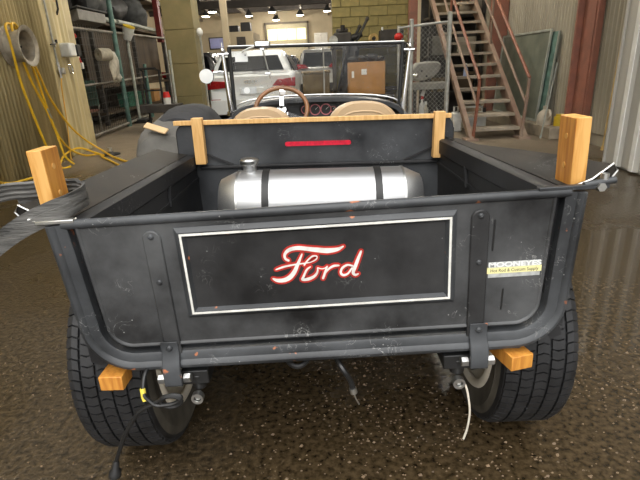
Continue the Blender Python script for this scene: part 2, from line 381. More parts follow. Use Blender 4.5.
    def build(s, name, m, parent=None, bevel=0., smooth=True, label=None, cat=None, group=None, kind=None, seg=2, origin=None, subsurf=0, jitter=0):
        vs = [(s.T @ p) if s.T else p for p in s.v]
        if jitter:
            vs = [p+Vector(noise.noise_vector(p*6))*jitter for p in vs]
        if parent is not None: o0 = wloc(parent)
        elif origin is not None: o0 = Vector(origin)
        else:
            xs = [p.x for p in vs]; ys = [p.y for p in vs]; zs = [p.z for p in vs]
            o0 = Vector(((min(xs)+max(xs))/2, (min(ys)+max(ys))/2, min(zs)))
        me = bpy.data.meshes.new(name); me.from_pydata([p-o0 for p in vs], [], s.f); me.update()
        b = bmesh.new(); b.from_mesh(me); bmesh.ops.remove_doubles(b, verts=b.verts, dist=1e-6)
        bmesh.ops.recalc_face_normals(b, faces=b.faces); b.to_mesh(me); b.free()
        me.materials.append(M[m] if isinstance(m, str) else m)
        o = bpy.data.objects.new(name, me); COL.objects.link(o)
        if parent is not None: o.parent = parent
        else: o.location = o0
        if smooth:
            me.shade_smooth(); me.set_sharp_from_angle(angle=math.radians(38))
        if bevel:
            bv = o.modifiers.new('bevel', 'BEVEL'); bv.width = bevel; bv.segments = seg; bv.limit_method = 'ANGLE'; bv.angle_limit = math.radians(38)
        if subsurf:
            ss = o.modifiers.new('subsurf', 'SUBSURF'); ss.levels = subsurf; ss.render_levels = subsurf
        tag(o, label, cat, group, kind)
        return o

def wloc(o):
    v = Vector(o.location); p = o.parent
    while p: v = v+Vector(p.location); p = p.parent
    return v
def tag(o, label=None, cat=None, group=None, kind=None):
    if label: o['label'] = label
    if cat: o['category'] = cat
    if group: o['group'] = group
    if kind: o['kind'] = kind
    return o
def thing(name, label, cat, loc=(0, 0, 0), group=None):
    o = bpy.data.objects.new(name, None); COL.objects.link(o); o.location = loc; o.empty_display_size = .1
    return tag(o, label, cat, group)
def copy_tree(o, parent=None):
    c = o.copy(); COL.objects.link(c)
    if parent is not None: c.parent = parent
    for ch in list(o.children): copy_tree(ch, c)
    return c
def struct(name): return lambda mb, m, **k: mb.build(name, m, kind='structure', **k)
def smoothpath(pts, n=8):
    """Catmull-Rom through pts"""
    P = [Vector(p) for p in pts]; out = []
    for i in range(len(P)-1):
        p0 = P[max(i-1, 0)]; p1 = P[i]; p2 = P[i+1]; p3 = P[min(i+2, len(P)-1)]
        for k in range(n):
            t = k/n
            out.append(.5*((2*p1)+(p2-p0)*t+(2*p0-5*p1+4*p2-p3)*t*t+(3*p1-p0-3*p2+p3)*t**3))
    out.append(P[-1]); return out
def text_part(txt, size, mtx, depth, m, parent, name='lettering', xs=1., bold=0.):
    cu = bpy.data.curves.new('t', 'FONT'); cu.body = txt; cu.size = size; cu.extrude = depth; cu.align_x = 'CENTER'; cu.align_y = 'CENTER'; cu.offset = bold
    o = bpy.data.objects.new('t', cu); COL.objects.link(o); bpy.context.view_layer.update()
    me = bpy.data.meshes.new_from_object(o.evaluated_get(bpy.context.evaluated_depsgraph_get()))
    bpy.data.objects.remove(o)
    me.transform(Matrix.Translation(-wloc(parent)) @ mtx @ Matrix.Diagonal((xs, 1, 1, 1)))
    me.materials.clear(); me.materials.append(M[m])
    t = bpy.data.objects.new(name, me); COL.objects.link(t); t.parent = parent; return t
ROTX90 = Matrix.Rotation(PI/2, 4, 'X')

# ================================================================== SETTING
fl = MB(); fl.add([(-40, -50, 0), (40, -50, 0), (40, 42, 0), (-40, 42, 0)], [(0, 1, 2, 3)])
floor = fl.build('floor', 'floor', kind='structure', smooth=False, origin=(0, 0, -.12))

def corr_strip(p0, p1, z0, z1, period, amp, nrm, duty=.5, box=False):
    """corrugated sheet as one thin wavy mesh from p0 to p1 (xy), pushed along nrm"""
    a, b = Vector((p0[0], p0[1], 0)), Vector((p1[0], p1[1], 0)); L = (b-a).length; n = max(1, round(L/period)); d = (b-a)/n; N = Vector((nrm[0], nrm[1], 0)).normalized()
    mb = MB(); pts = []
    for i in range(n):
        if box:
            for t, h in ((0, 0), (.12, 1), (.12+.22, 1), (.46, 0)): pts.append(a+d*(i+t)+N*amp*h)
        else:
            for q in range(6): pts.append(a+d*(i+q/6)+N*amp*(0, .15, .85, 1, .85, .15)[q])
    pts.append(b)
    k = len(pts); vs = [p+Vector((0, 0, z0)) for p in pts]+[p+Vector((0, 0, z1)) for p in pts]
    mb.add(vs, [(i, i+1, k+i+1, k+i) for i in range(k-1)])
    return mb

# ---- left wall: yellowed corrugated sheets, one part per sheet
def lwx(y): return -3.37-.0625*(y-3.88)
wb = MB(); wb.prism([(lwx(-4)-.06, -4, 0), (lwx(6.62)-.06, 6.62, 0), (lwx(6.62)-.2, 6.62, 0), (lwx(-4)-.2, -4, 0)], (0, 0, 5.2))
wall_left = wb.build('wall_left', 'yellow_flat', kind='structure')
ys = [-4, -3.1, -2.2, -1.3, -.4, .5, 1.4, 2.3, 3.2, 4.1, 5.0, 5.62]
for a, b in zip(ys[:-1], ys[1:]):
    o = corr_strip((lwx(a), a), (lwx(b)+.004, b+.02), 0.0, 5.2, .076, .036, (1, .06)).build('corrugated_sheet', 'yellow_wall', wall_left)
    so = o.modifiers.new('thick', 'SOLIDIFY'); so.thickness = .004
MB().prism([(lwx(5.62), 5.63, 0), (lwx(6.62)+.0, 6.62, 0), (lwx(6.62)-.06, 6.62, 0), (lwx(5.62)-.06, 5.63, 0)], (0, 0, 5.2)).build('flat_trim', 'yellow_flat', wall_left, bevel=.006)
corr_strip((lwx(5.66)+.005, 5.66), (lwx(6.4)+.005, 6.4), 0.02, 5.2, .13, .012, (1, .06)).build('flat_sheet', 'yellow_wall', wall_left)

# ---- right: box-ribbed sliding door sheets in front, corrugated wall behind
wr_ = MB(); wr_.bx(2.86, 2.98, -4, 3.72, 0, 5.2); wall_right = wr_.build('wall_right', 'siding2', kind='structure')
for a in [x*.72-4 for x in range(11)]:
    b = min(a+.72, 3.72)
    o = corr_strip((2.84, a), (2.84, b), 0.02, 5.2, .24, .035, (-1, 0), box=True).build('ribbed_sheet', 'siding2', wall_right)
    k = a
    for j in range(3):
        yy = a+.24*j+.24*.23
        if yy < 3.62: MB().bx(2.797, 2.806, yy-.028, yy+.028, .02, 5.2).build('rib_face', 'rib', wall_right, label='white rib face')
MB().bx(2.82, 2.86, 3.72, 3.74, 0, 5.2).build('edge_post', 'siding2', wall_right)
wq = MB(); wq.bx(3.30, 3.42, 4.0, 10.6, 0, 5.2); wall_back = wq.build('wall_right_rear', 'siding', kind='structure')
for a in [4.0+.82*i for i in range(8)]:
    corr_strip((3.29, a), (3.29, min(a+.83, 10.6)), .14, 5.2, .082, .02, (-1, 0)).build('corrugated_sheet', 'siding', wall_back)
MB().bx(2.99, 3.29, 5.3, 10.2, 0, .15).build('curb', 'concrete', wall_back, bevel=.012, label='low concrete curb')
# red oxide I-beam column
ib = MB(); ib.bx(3.0, 3.02, 4.82, 5.06, 0, 5.2); ib.bx(3.16, 3.18, 4.82, 5.06, 0, 5.2); ib.bx(3.02, 3.16, 4.93, 4.95, 0, 5.2)
trim = MB().bx(3.12, 3.27, 5.20, 5.24, 0, 5.2).bx(3.20, 3.27, 4.90, 4.94, 0, 5.2).bx(3.19, 3.21, 4.94, 5.20, 0, 5.2).build('trim_1', 'redsteel', kind='structure', bevel=.004)
MB().bx(2.99, 3.27, 5.95+1.9, 6.05+1.9, .15, 5.2).build('trim_2', 'redsteel', kind='structure', bevel=.004)

# ---- ceiling, header, interior shell
cl = MB(); cl.bx(-12, 6.5, .6, 42, 5.2, 5.35); ceiling = cl.build('ceiling', 'ceil', kind='structure')
for i, y in enumerate((.8, 4.2, 8.2, 13, 17, 21, 25, 29, 33, 37)):
    MB().bx(-12, 6.5, y-.09, y+.09, 4.9, 5.2).build('cross_beam', 'beamdark', ceiling, bevel=.005)
for x in (-9, -7, -5, -3, -1, 1, 3):
    MB().bx(x-.05, x+.05, .7, 41, 4.72, 4.9).build('purlin', 'beam', ceiling, bevel=.005)
MB().bx(-6, 1, 19.9, 20.1, 3.35, 3.6).build('trim_3', 'beamdark', kind='structure')
for x in (-6, 1): MB().bx(x-.06, x+.06, 19.94, 20.06, 3.5, 5.0).build('trim_4', 'beamdark', kind='structure')
MB().bx(-12, 6.5, 40.6, 40.8, 0, 5.2).build('wall_far', 'interior', kind='structure')
MB().bx(-12.1, -11.95, 5.5, 40.8, 0, 5.2).build('wall_left_rear', 'interior', kind='structure')
MB().bx(6.4, 6.5, 10.6, 40.8, 0, 5.2).build('wall_right_far', 'interior', kind='structure')
MB().bx(-12, lwx(6.62)-.2, 6.4, 6.6, 0, 5.2).build('wall_left_front', 'interior', kind='structure')
# overhead door at the far end
dr = MB(); dr.bx(-3.95, -.75, 40.42, 40.58, 2.1-2.1, 4.25); door = dr.build('door_1', 'doorwhite', kind='structure')
for i in range(5): MB().bx(-3.9, -.8, 40.38, 40.42, .04+.6*i, .6+.6*i).build('panel', 'doorwhite', door, bevel=.02)
MB().bx(-3.9, -.8, 40.38, 40.42, 3.95, 4.2).build('panel', 'doorwhite', door, bevel=.02)
for i in range(4):
    MB().bx(-3.86+.77*i, -3.14+.77*i, 40.37, 40.41, 3.08, 3.90).build('pane', 'daywindow', door, label='bright daylit door pane')
for s in (-4.05, -.65): MB().bx(s-.06, s+.06, 40.36, 40.6, 0, 4.4).build('door_jamb', 'beam', door)
MB().bx(-4.1, -.6, 40.36, 40.6, 4.25, 4.4).build('door_header', 'beam', door)

# ---- block wall right of the opening (own block parts)
bw = MB(); bw.bx(.365, 2.12, 10.34, 10.60, 0, 5.2); wall_block = bw.build('wall_centre', 'mortar', kind='structure')
def piece(name, me, parent, at, rz=0.):
    """one more piece sharing a mesh"""
    o = bpy.data.objects.new(name, me); COL.objects.link(o); o.parent = parent; o.location = (SET @ Vector(at))-wloc(parent); o.rotation_euler = (0, 0, rz); return o
def piece_mesh(mb, m, smooth=True):
    mb.T = Matrix.Scale(1.114, 4); o = mb.build('piece', m, origin=(0, 0, 0), smooth=smooth); me = o.data; bpy.data.objects.remove(o); return me
def block_mesh(w, h, d, c=.006):
    mb = MB(); a, b = w/2, h/2
    mb.add([(-a, d, -b), (a, d, -b), (a, d, b), (-a, d, b), (-a, c, -b), (a, c, -b), (a, c, b), (-a, c, b), (-a+c, 0, -b+c), (a-c, 0, -b+c), (a-c, 0, b-c), (-a+c, 0, b-c)],
           [(0, 1, 2, 3)]+[(i, (i+1) % 4, 4+(i+1) % 4, 4+i) for i in range(4)]+[(4+i, 4+(i+1) % 4, 8+(i+1) % 4, 8+i) for i in range(4)]+[(8, 9, 10, 11)])
    return piece_mesh(mb, 'block', False)
bmeshes = {}
for r in range(24):
    x = .36 if r % 2 == 0 else .16
    while x < 2.1:
        x0, x1 = max(x, .36), min(x+.40, 2.125); w = round(x1-x0, 3)
        if w > .05:
            if w not in bmeshes: bmeshes[w] = block_mesh(w-.010, .190, .035)
            piece('block', bmeshes[w], wall_block, ((x0+x1)/2, 10.312+random.uniform(-.003, .003), .1+.2*r))
        x += .40

# ---- left concrete column (block courses)
cb = MB(); cb.bx(-2.82, -2.29, 8.74, 9.26, 0, 5.2); column = cb.build('trim_5', 'mortar', kind='structure')
for r in range(9):
    MB().bx(-2.835, -2.275, 8.725, 9.275, .003+.6*r, .6*r+.595 if r < 8 else 5.2).build('cast_course', 'column', column, bevel=.008)

# ================================================================== THE TRUCK
DEFAULT_T = None
DB, DF, XB = .0208, -.0172, -.008
def rollT(a, dx, zc): # roll about the lengthwise axis through z = zc
    return Matrix.Translation((dx, 0, zc)) @ Matrix.Rotation(-a, 4, 'Y') @ Matrix.Translation((0, 0, -zc))
# heights in the tables below are given on the centre line, so the roll axis only shifts x a little
TB = rollT(DB, XB, .62); TF = rollT(DF, 0, .8)
def BM(): return MB(TB)
def FM(): return MB(TF)
truck = thing('roadster_pickup', 'old matte black roadster pickup truck with lettered tailgate, seen from behind', 'truck', (0, 1.6, -.12))

def uoutline(hwt, hwb, zt, zb, r, n=10):
    """open outline: top left, down, round corner, across, up to top right (x, z)"""
    pts = [(-hwt, zt), (-(hwt+hwb)/2, (zt+zb+r)/2)]
    for i in range(n+1):
        t = i/n*PI/2; pts.append((-hwb+r-r*math.cos(t), zb+r-r*math.sin(t)))
    pts += [(-.2, zb), (0, zb)]
    L = [(x, z) for x, z in pts]
    return L+[(-x, z) for x, z in L[-2::-1]]
def usweep(outl, prof, mb, ds=lambda i, n: 1.):
    """sweep profile [(inward d, y)] along the open outline"""
    n = len(outl); rings = []
    for i in range(n):
        a = Vector(outl[max(i-1, 0)]); b = Vector(outl[min(i+1, n-1)]); t = (b-a).normalized(); nrm = Vector((-t.y, t.x))
        p = Vector(outl[i]); rings.append([Vector((p.x+nrm.x*d, y, p.y+nrm.y*d)) for d, y in prof])
    mb.loft(rings); return mb
OUT = uoutline(.608, .592, .752, .362, .125)
bed_end = usweep(OUT, [(0, .03), (0, -.004), (.004, -.012), (.012, -.015), (.020, -.012), (.024, -.007), (.040, -.005), (.046, -.001), (.048, .03)], BM()).build('bed_end_flange', 'flange', truck, label='chipped black flange framing the tailgate')
# tailgate
def inset(outl, d):
    r = []; n = len(outl)
    for i in range(n):
        a = Vector(outl[max(i-1, 0)]); b = Vector(outl[min(i+1, n-1)]); t = (b-a).normalized(); p = Vector(outl[i]); r.append((p.x-t.y*d, p.y+t.x*d))
    return r
PIN = inset(OUT, .063)
tgm = BM(); tgm.prism([(x, 0, z) for x, z in PIN], (0, .022, 0))
usweep(PIN, [(0, 0), (.001, -.002), (.004, -.004), (.007, -.003), (.010, 0)], tgm)
tailgate = tgm.build('tailgate', 'grey', truck, label='dusty black tailgate with a raised lettered panel')
BM().tube([(-.572, .004, .752), (.572, .004, .752)], .0115, 12).build('top_roll', 'flange', tailgate)
def ring_rect(hw, z0, z1, prof, mb):
    c = [(-hw, z0), (hw, z0), (hw, z1), (-hw, z1)]; sg = [(1, 1), (-1, 1), (-1, -1), (1, -1)]
    rings = [[Vector((x+s[0]*d, y, z+s[1]*d)) for d, y in prof] for (x, z), s in zip(c, sg)]
    k = len(prof); vs = [p for r in rings for p in r]; fs = []
    for i in range(4):
        j = (i+1) % 4
        for q in range(k-1): fs.append((i*k+q, i*k+q+1, j*k+q+1, j*k+q))
    mb.add(vs, fs); return mb
ring_rect(.321, .500, .730, [(0, .002), (0, -.003), (.010, -.012), (.0195, -.012), (.026, -.002), (.026, .002)], BM()).build('raised_frame', 'flange', tailgate, smooth=False)
ring_rect(.308, .513, .717, [(0, -.0118), (0, -.0126), (.0052, -.0126), (.0052, -.0118)], BM()).build('pinstripe', 'stripe', tailgate, smooth=False, label='cream white pinstripe rectangle')
BM().bx(-.296, .296, -.0022, .002, .525, .705).build('lettered_panel', 'black', tailgate)
# pressed straps above the hinges
for s in (-1, 1):
    x = .374*s; pts = [(x-.021, .40), (x+.021, .40), (x+.021, .706)]+[(x+.021*math.cos(t), .706+.021*math.sin(t)) for t in [PI*i/10 for i in range(1, 10)]]+[(x-.021, .706)]
    BM().prism([(px, -.0055, pz) for px, pz in pts], (0, .006, 0)).build('pressed_strap', 'black' if s > 0 else 'grey', tailgate, bevel=.003)
    for zz in (.713, .60): BM().lathe([(.0065, 0), (.0065, .003), (.003, .006), (0, .006)], (x, -.0050, zz), (0, -1, 0), 12).build('rivet', 'flange', tailgate)
    # slots on the right field
for z0, z1, x0 in ((.625, .70, .408), (.47, .525, .437)):
    BM().tube([(x0, -.0005, z1), (x0-.002, -.0005, z0)], .0022, 6).build('scratch_slot', 'dark', tailgate)
# ---- hinges
for s in (-1, 1):
    x = .381*s
    hm = BM(); prof = [(-.0065, .438), (-.0105, .44), (-.0105, .405), (-.022, .385), (-.030, .362), (-.030, .325), (-.024, .318), (-.018, .325), (-.018, .36), (-.008, .385), (-.004, .40)]
    hm.prism([(x-.022, y, z) for y, z in prof], (.044, 0, 0))
    hinge = hm.build('tailgate_hinge', 'flange', truck, bevel=.003)
    for sx in (-1, 1):
        BM().lathe([(.0125, 0), (.0125, .016), (.010, .018), (0, .018)], (x+sx*.024, -.012, .335), (sx, 0, 0), 6).build('hinge_bolt', 'steel', hinge, label='bright hex bolt head', smooth=False)
    BM().lathe([(.008, 0), (.008, .003), (.004, .006), (0, .006)], (x, -.0105, .423), (0, -1, 0), 10).build('rivet', 'flange', hinge)
# ---- sill under the tailgate
BM().bx(-.50, .50, .012, .05, .345, .372).build('rear_sill', 'flange', truck, bevel=.006)
# bumper brackets with bolt eyes
for s, x in ((-1, -.335), (1, .335)):
    bm_ = BM(); bm_.bx(x-.035, x+.035, .0, .08, .305, .345); bm_.cyl((x+.004, .02, .33), (x+.004, .02, .285), .022, .018, 16)
    br = bm_.build('bumper_bracket', 'dark', truck, bevel=.003)
    BM().lathe([(.009, -.004), (.0155, -.004), (.0155, .012), (.009, .012)], (x+.002, -.006, .272), (0, -1, 0), 18, close=True).build('bolt_eye', 'steel', br)
    BM().cyl((x+.002, .01, .272), (x+.002, -.012, .272), .0075, n=6).build('bolt', 'steel', br, smooth=False)
# ---- bed: floor, sides, flares
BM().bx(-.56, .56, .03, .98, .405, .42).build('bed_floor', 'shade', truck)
ST = [.02, .26, .5, .74, .985]
zi = [.752, .748, .744, .740, .735]; zo = {1: [.806, .784, .758, .730, .702], -1: [.800, .790, .784, .778, .770]}
xi = [.545, .537, .528, .52, .512]
for s in (-1, 1):
    tag_side = 'left' if s < 0 else 'right'
    sm = BM(); rings = []
    for y, z, x in zip(ST, zi, xi):
        rings.append([Vector((s*x, y, .40)), Vector((s*x, y, z-.06)), Vector((s*(x-.006), y, z-.055)), Vector((s*(x-.006), y, z-.004)), Vector((s*(x+.004), y, z+.002)), Vector((s*(x+.05), y, z)), Vector((s*(x+.055), y, z-.02)), Vector((s*(x+.055), y, .375)), Vector((s*(x+.03), y, .365))])
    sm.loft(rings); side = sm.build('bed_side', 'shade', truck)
    # pressed rib on the inner face, brace tab
    BM().sweep([(s*(x-.001), y, z-.10-.03*(1-y)) for y, z, x in zip(ST[1:], zi[1:], xi[1:])], [(-.004, -.006), (.004, -.006), (.004, .006), (-.004, .006)]).build('pressed_rib', 'shade', side)
    BM().bar((s*.522, .62, .69), (s*.522, .60, .62), .014, .01).build('brace_tab', 'shade', side)
    fm = BM(); rings = []
    for y, z, x, q in zip(ST, zi, xi, zo[s]):
        X0, X1 = x+.03, .675
        rings.append([Vector((s*X0, y, z+.003)), Vector((s*(X0+.05), y, z+.004+(q-z)*.25)), Vector((s*(X1-.01), y, q)), Vector((s*X1, y, q-.004)), Vector((s*(X1+.003), y, q-.016)), Vector((s*(X1-.006), y, q-.03)), Vector((s*(X1-.018), y, q-.026)), Vector((s*(X1-.016), y, q-.010)), Vector((s*(X0+.05), y, z-.002+(q-z)*.25)), Vector((s*X0, y, z-.004))])
    fm.loft(rings); flare = fm.build('bed_flare', 'flare', truck, label='scuffed black bed flare on the %s' % tag_side)
    BM().tube([(s*(xi[0]+.03), .016, zi[0]+.006), (s*(xi[0]+.08), .016, zi[0]+.01+(zo[s][0]-zi[0])*.25), (s*.668, .016, zo[s][0]+.002), (s*.679, .016, zo[s][0]-.014), (s*.668, .016, zo[s][0]-.030)], .0022, 6).build('flare_edge', 'steel', flare, label='bare worn metal edge')
# corner hardware (latch pin at the right, bracket at the left)
lt = BM().bx(.50, .655, -.004, .012, .757, .768).cyl((.60, .004, .765), (.668, .0, .775), .008, n=12).build('corner_latch', 'flange', truck, bevel=.002)
BM().cyl((.634, -.012, .762), (.634, .014, .762), .010, n=6).build('latch_nut', 'steel', lt, smooth=False)
BM().cyl((.645, .004, .772), (.645, .004, .79), .009, n=10).build('latch_knob', 'steel', lt)
lt = BM().bx(-.628, -.54, -.006, .014, .757, .766).build('corner_latch', 'steel', truck, bevel=.002)
BM().cyl((-.628, .004, .765), (-.645, .004, .768), .006, n=10).build('latch_pin', 'steel', lt)
# ---- bulkhead at the front of the bed, with the red lens
bh = FM(); pts = []
hw0, hw1, zt, zb = -.592, .565, .846, .40
for t in range(9): pts.append((hw1-.05+.05*math.cos(PI/2*t/8), zt-.05+.05*math.sin(PI/2*t/8)))
for t in range(9): pts.append((hw0+.05-.05*math.sin(PI/2*t/8), zt-.05+.05*math.cos(PI/2*t/8)))
pts += [(hw0, zb), (hw1, zb)]
bh.prism([(x, .990, z) for x, z in pts], (0, .03, 0))
bulk = bh.build('bulkhead', 'body', truck, bevel=.006)
FM().bx(-.50, .50, .972, .992, .655, .668).build('ledge', 'shade', bulk, bevel=.004)
for s in (-1, 1): FM().bar((s*.49, .985, .725), (s*.36, .985, .668), .012, .008).build('gusset', 'shade', bulk)
pl = []
for t in range(9): pl.append((.130+.008*math.sin(PI*t/8), .749+.009*math.cos(PI*t/8)))
for t in range(9): pl.append((-.130-.008*math.sin(PI*t/8), .749-.009*math.cos(PI*t/8)))
FM().prism([(x, .984, z) for x, z in pl], (0, .008, 0)).build('brake_lens', 'red_paint', bulk, label='long narrow red brake lens')
# ---- FORD script: red outline ribbons with white strokes on top
def zpx(u, v):   # zoomed image pixels -> tailgate plane
    return (-.1395+(u/640)*.283-(v/373)*.0085+.002, .7106-(v/373)*.1775-.0128*(u/640)+.0128*.5-.004)
STROKES = [
    ([(168, 160), (152, 150), (150, 128), (172, 106), (215, 96), (265, 101), (320, 108), (375, 113), (425, 107), (456, 92)], [8, 8, 9, 11, 12, 12, 14, 15, 11, 5]),
    ([(240, 128), (228, 155), (212, 190), (196, 222), (172, 250), (140, 265), (105, 266), (82, 256)], [5, 8, 11, 13, 14, 13, 11, 6]),
    ([(100, 207), (140, 194), (190, 184), (240, 178), (285, 172)], [5, 7, 6, 5, 4]),
    ([(285, 172), (312, 158), (318, 142), (296, 140), (270, 160), (250, 186)], [4, 5, 5, 6, 6, 6]),
    ([(282, 196), (262, 212), (242, 252), (238, 264), (268, 262), (300, 248), (318, 225), (320, 202)], [5, 7, 8, 8, 10, 9, 7, 5]),
    ([(320, 202), (345, 208), (368, 200)], [5, 4, 5]),
    ([(370, 196), (360, 225), (348, 258)], [6, 8, 8]),
    ([(360, 232), (380, 208), (405, 194), (432, 192)], [5, 7, 8, 6]),
    ([(505, 196), (478, 190), (452, 204), (442, 228), (455, 244), (480, 236), (502, 206)], [6, 7, 8, 8, 8, 7, 6]),
    ([(548, 120), (535, 155), (518, 200), (508, 232), (520, 244), (535, 238)], [7, 10, 11, 10, 8, 5]),
]
def ribbon(mb, pts, ws, y, grow):
    P = smoothpath([(u, v, 0) for u, v in pts], 5); n = len(P); L = []; R_ = []
    for i, p in enumerate(P):
        f = i/(n-1)*(len(ws)-1); k = min(int(f), len(ws)-2); w = ws[k]+(ws[k+1]-ws[k])*(f-k)+grow
        t = (P[min(i+1, n-1)]-P[max(i-1, 0)]).normalized(); nn = Vector((-t.y, t.x, 0)); L.append(p+nn*w); R_.append(p-nn*w)
    t0 = (P[1]-P[0]).normalized(); t1 = (P[-1]-P[-2]).normalized()
    w0 = ws[0]+grow; w1 = ws[-1]+grow
    capA = [P[0]+Vector((-t0.y, t0.x, 0))*w0*math.cos(a)-t0*w0*math.sin(a) for a in [PI*k/6 for k in range(1, 6)]]
    capB = [P[-1]-Vector((-t1.y, t1.x, 0))*w1*math.cos(a)+t1*w1*math.sin(a) for a in [PI*k/6 for k in range(1, 6)]]
    def V(p, yy): x, z = zpx(p.x, p.y); return (x, yy, z)
    for i in range(n-1):
        mb.add([V(L[i], y), V(R_[i], y), V(R_[i+1], y), V(L[i+1], y), V(L[i], -.0021), V(R_[i], -.0021), V(R_[i+1], -.0021), V(L[i+1], -.0021)], [(0, 1, 2, 3), (0, 4, 5, 1), (1, 5, 6, 2), (2, 6, 7, 3), (3, 7, 4, 0)])
    mb.add([V(L[0], y)]+[V(p, y) for p in capA]+[V(R_[0], y)], [tuple(range(7))])
    mb.add([V(R_[-1], y)]+[V(p, y) for p in capB]+[V(L[-1], y)], [tuple(range(7))])
lr, lw = BM(), BM()
for i, (p, w) in enumerate(STROKES):
    ribbon(lr, p, w, -.0030-.00003*i, 8.0); ribbon(lw, p, w, -.0036-.00003*i, -1.8)
lr.build('lettering_outline', 'red_edge', tailgate, smooth=False, label='red outline of the script lettering')
lw.build('lettering', 'white_paint', tailgate, smooth=False, label='white script lettering')
# ---- shop sticker on the right field
stk = BM().bx(.396, .523, -.0018, 0, .5665, .5815).build('sticker', 'paleyellow', tailgate, smooth=False, label='pale yellow and grey shop sticker')
BM().bx(.399, .520, -.0014, 0, .5815, .595).bx(.399, .520, -.0014, 0, .556, .5665).build('sticker_band', 'greyprint', stk, smooth=False)
def on_bed(x, z, y=-.0019): return TB @ Matrix.Translation((x, y, z)) @ ROTX90
text_part('MOONEYES', .0165, on_bed(.460, .588, -.0015), .0002, 'paper', stk, 'lettering', 1.42, .0007)
text_part('Hot Rod & Custom Supply', .0115, on_bed(.4595, .5737), .0002, 'ink', stk, 'lettering', .90)
# ---- wheels
ZF = -.12   # floor level
def make_wheel(x, y, R, wdt, sgn):
    """tyre with tread blocks, beige rim; sgn = outward direction"""
    rm = MB(); r0 = .24
    # rim barrel profile (radius, along axis outward)
    h = wdt*.46
    rm.lathe([(r0+.012, -h), (r0+.016, -h+.006), (r0, -h+.014), (r0-.02, -h*.4), (r0-.05, .0), (r0-.05, h*.5), (r0-.01, h-.014), (r0+.012, h), (r0+.004, h), (r0-.018, h-.02), (r0-.06, h*.45), (r0-.058, 0), (r0-.03, -h*.45), (r0-.008, -h+.016), (r0+.004, -h)], (x, y, R+ZF), (sgn, 0, 0), 48, close=True)
    rm.lathe([(.0, .02), (.07, .02), (.10, .045), (.165, .03), (.168, .02), (.10, .03), (.07, .008), (0, .008)], (x, y, R+ZF), (sgn, 0, 0), 48)
    wh = rm.build('wheel', 'rim', truck)
    tm = MB(); w = wdt/2
    tm.lathe([(r0-.002, -w*.92), (r0+.02, -w*.97), (r0+.06, -w*1.06), (R-.05, -w*1.05), (R-.016, -w*.96), (R-.009, -w*.80), (R-.008, 0), (R-.009, w*.80), (R-.016, w*.96), (R-.05, w*1.05), (r0+.06, w*1.06), (r0+.02, w*.97), (r0-.002, w*.92)], (x, y, R+ZF), (sgn, 0, 0), 72, close=True)
    tm.build('tyre', 'rubber', wh)
    for q in (-1, 1):
        MB().lathe([(r0+.002, q*w*.95), (r0+.02, q*(w*.97+.002)), (r0+.06, q*(w*1.06+.0015)), (R-.05, q*(w*1.05+.0015)), (R-.028, q*(w*1.0+.0012))], (x, y, R+ZF), (sgn, 0, 0), 72, cap=False).build('sidewall', 'sidewall', wh, label='dusty brown sidewall')
        MB().lathe([(r0+.016*math.cos(t)-.010, q*(w*.93)+.012*math.sin(t)) for t in [2*PI*i/10 for i in range(10)]], (x, y, R+ZF), (sgn, 0, 0), 60, close=True).build('rim_lip', 'rim', wh, label='pale rim lip')
    tr = MB(); N = 76; nr = 5; gap = .007; bwid = (wdt*.94-gap*(nr-1))/nr
    for r in range(nr):
        c = -wdt*.47+bwid/2+r*(bwid+gap)
        for q in range(N):
            a0 = 2*PI*(q+(r % 2)*.5+.06)/N; a1 = 2*PI*(q+(r % 2)*.5+.90)/N
            sk = .02 if r % 2 else -.02
            edge = 1 if r in (0, nr-1) else 0
            vs = []
            for rr in (R-.014, R):
                for (a, xx, kk) in ((a0, -1, 0), (a1, -1, 0), (a1, 0, 1), (a1, 1, 0), (a0, 1, 0), (a0, 0, 1)):
                    aa = a+kk*sk*.7; X = c+xx*bwid/2
                    rad = rr-(.007 if edge and ((r == 0 and xx == -1) or (r == nr-1 and xx == 1)) else 0)
                    vs.append((x+sgn*X, y+rad*math.cos(aa), R+ZF+rad*math.sin(aa)))
            tr.add(vs, [(6, 7, 8, 9, 10, 11)]+[(i, (i+1) % 6, 6+(i+1) % 6, 6+i) for i in range(6)])
    tr.build('tread', 'rubber', wh, smooth=False, label='black block tread')
    # side lugs on the shoulder
    MB().lathe([(.0, .045), (.032, .045), (.036, .09), (.028, .10), (0, .10)], (x, y, R+ZF), (sgn, 0, 0), 20).build('hub', 'steel', wh)
    return wh
make_wheel(-.592, .385, .355, .205, -1); make_wheel(.592, .425, .35, .205, 1)
for s in (-1, 1): make_wheel(s*.62, 2.95, .33, .16, s)
# ---- chassis
ax = MB(); ax.cyl((-.47, .405, .235), (.47, .405, .235), .04, n=18); ax.ball((0, .405, .235), .125, (1, .8, 1)); ax.build('rear_axle', 'mdark', truck)
MB().cyl((-.56, 2.95, .21), (.56, 2.95, .21), .03, n=14).build('front_axle', 'mdark', truck)
for s in (-1, 1): MB().bx(s*.40-.025, s*.40+.025, .03, 3.4, .33, .41).build('frame_rail', 'mdark', truck, bevel=.004)
MB().cyl((0, .4, .34), (0, 2.2, .42), .035, n=14).build('drive_shaft', 'mdark', truck)
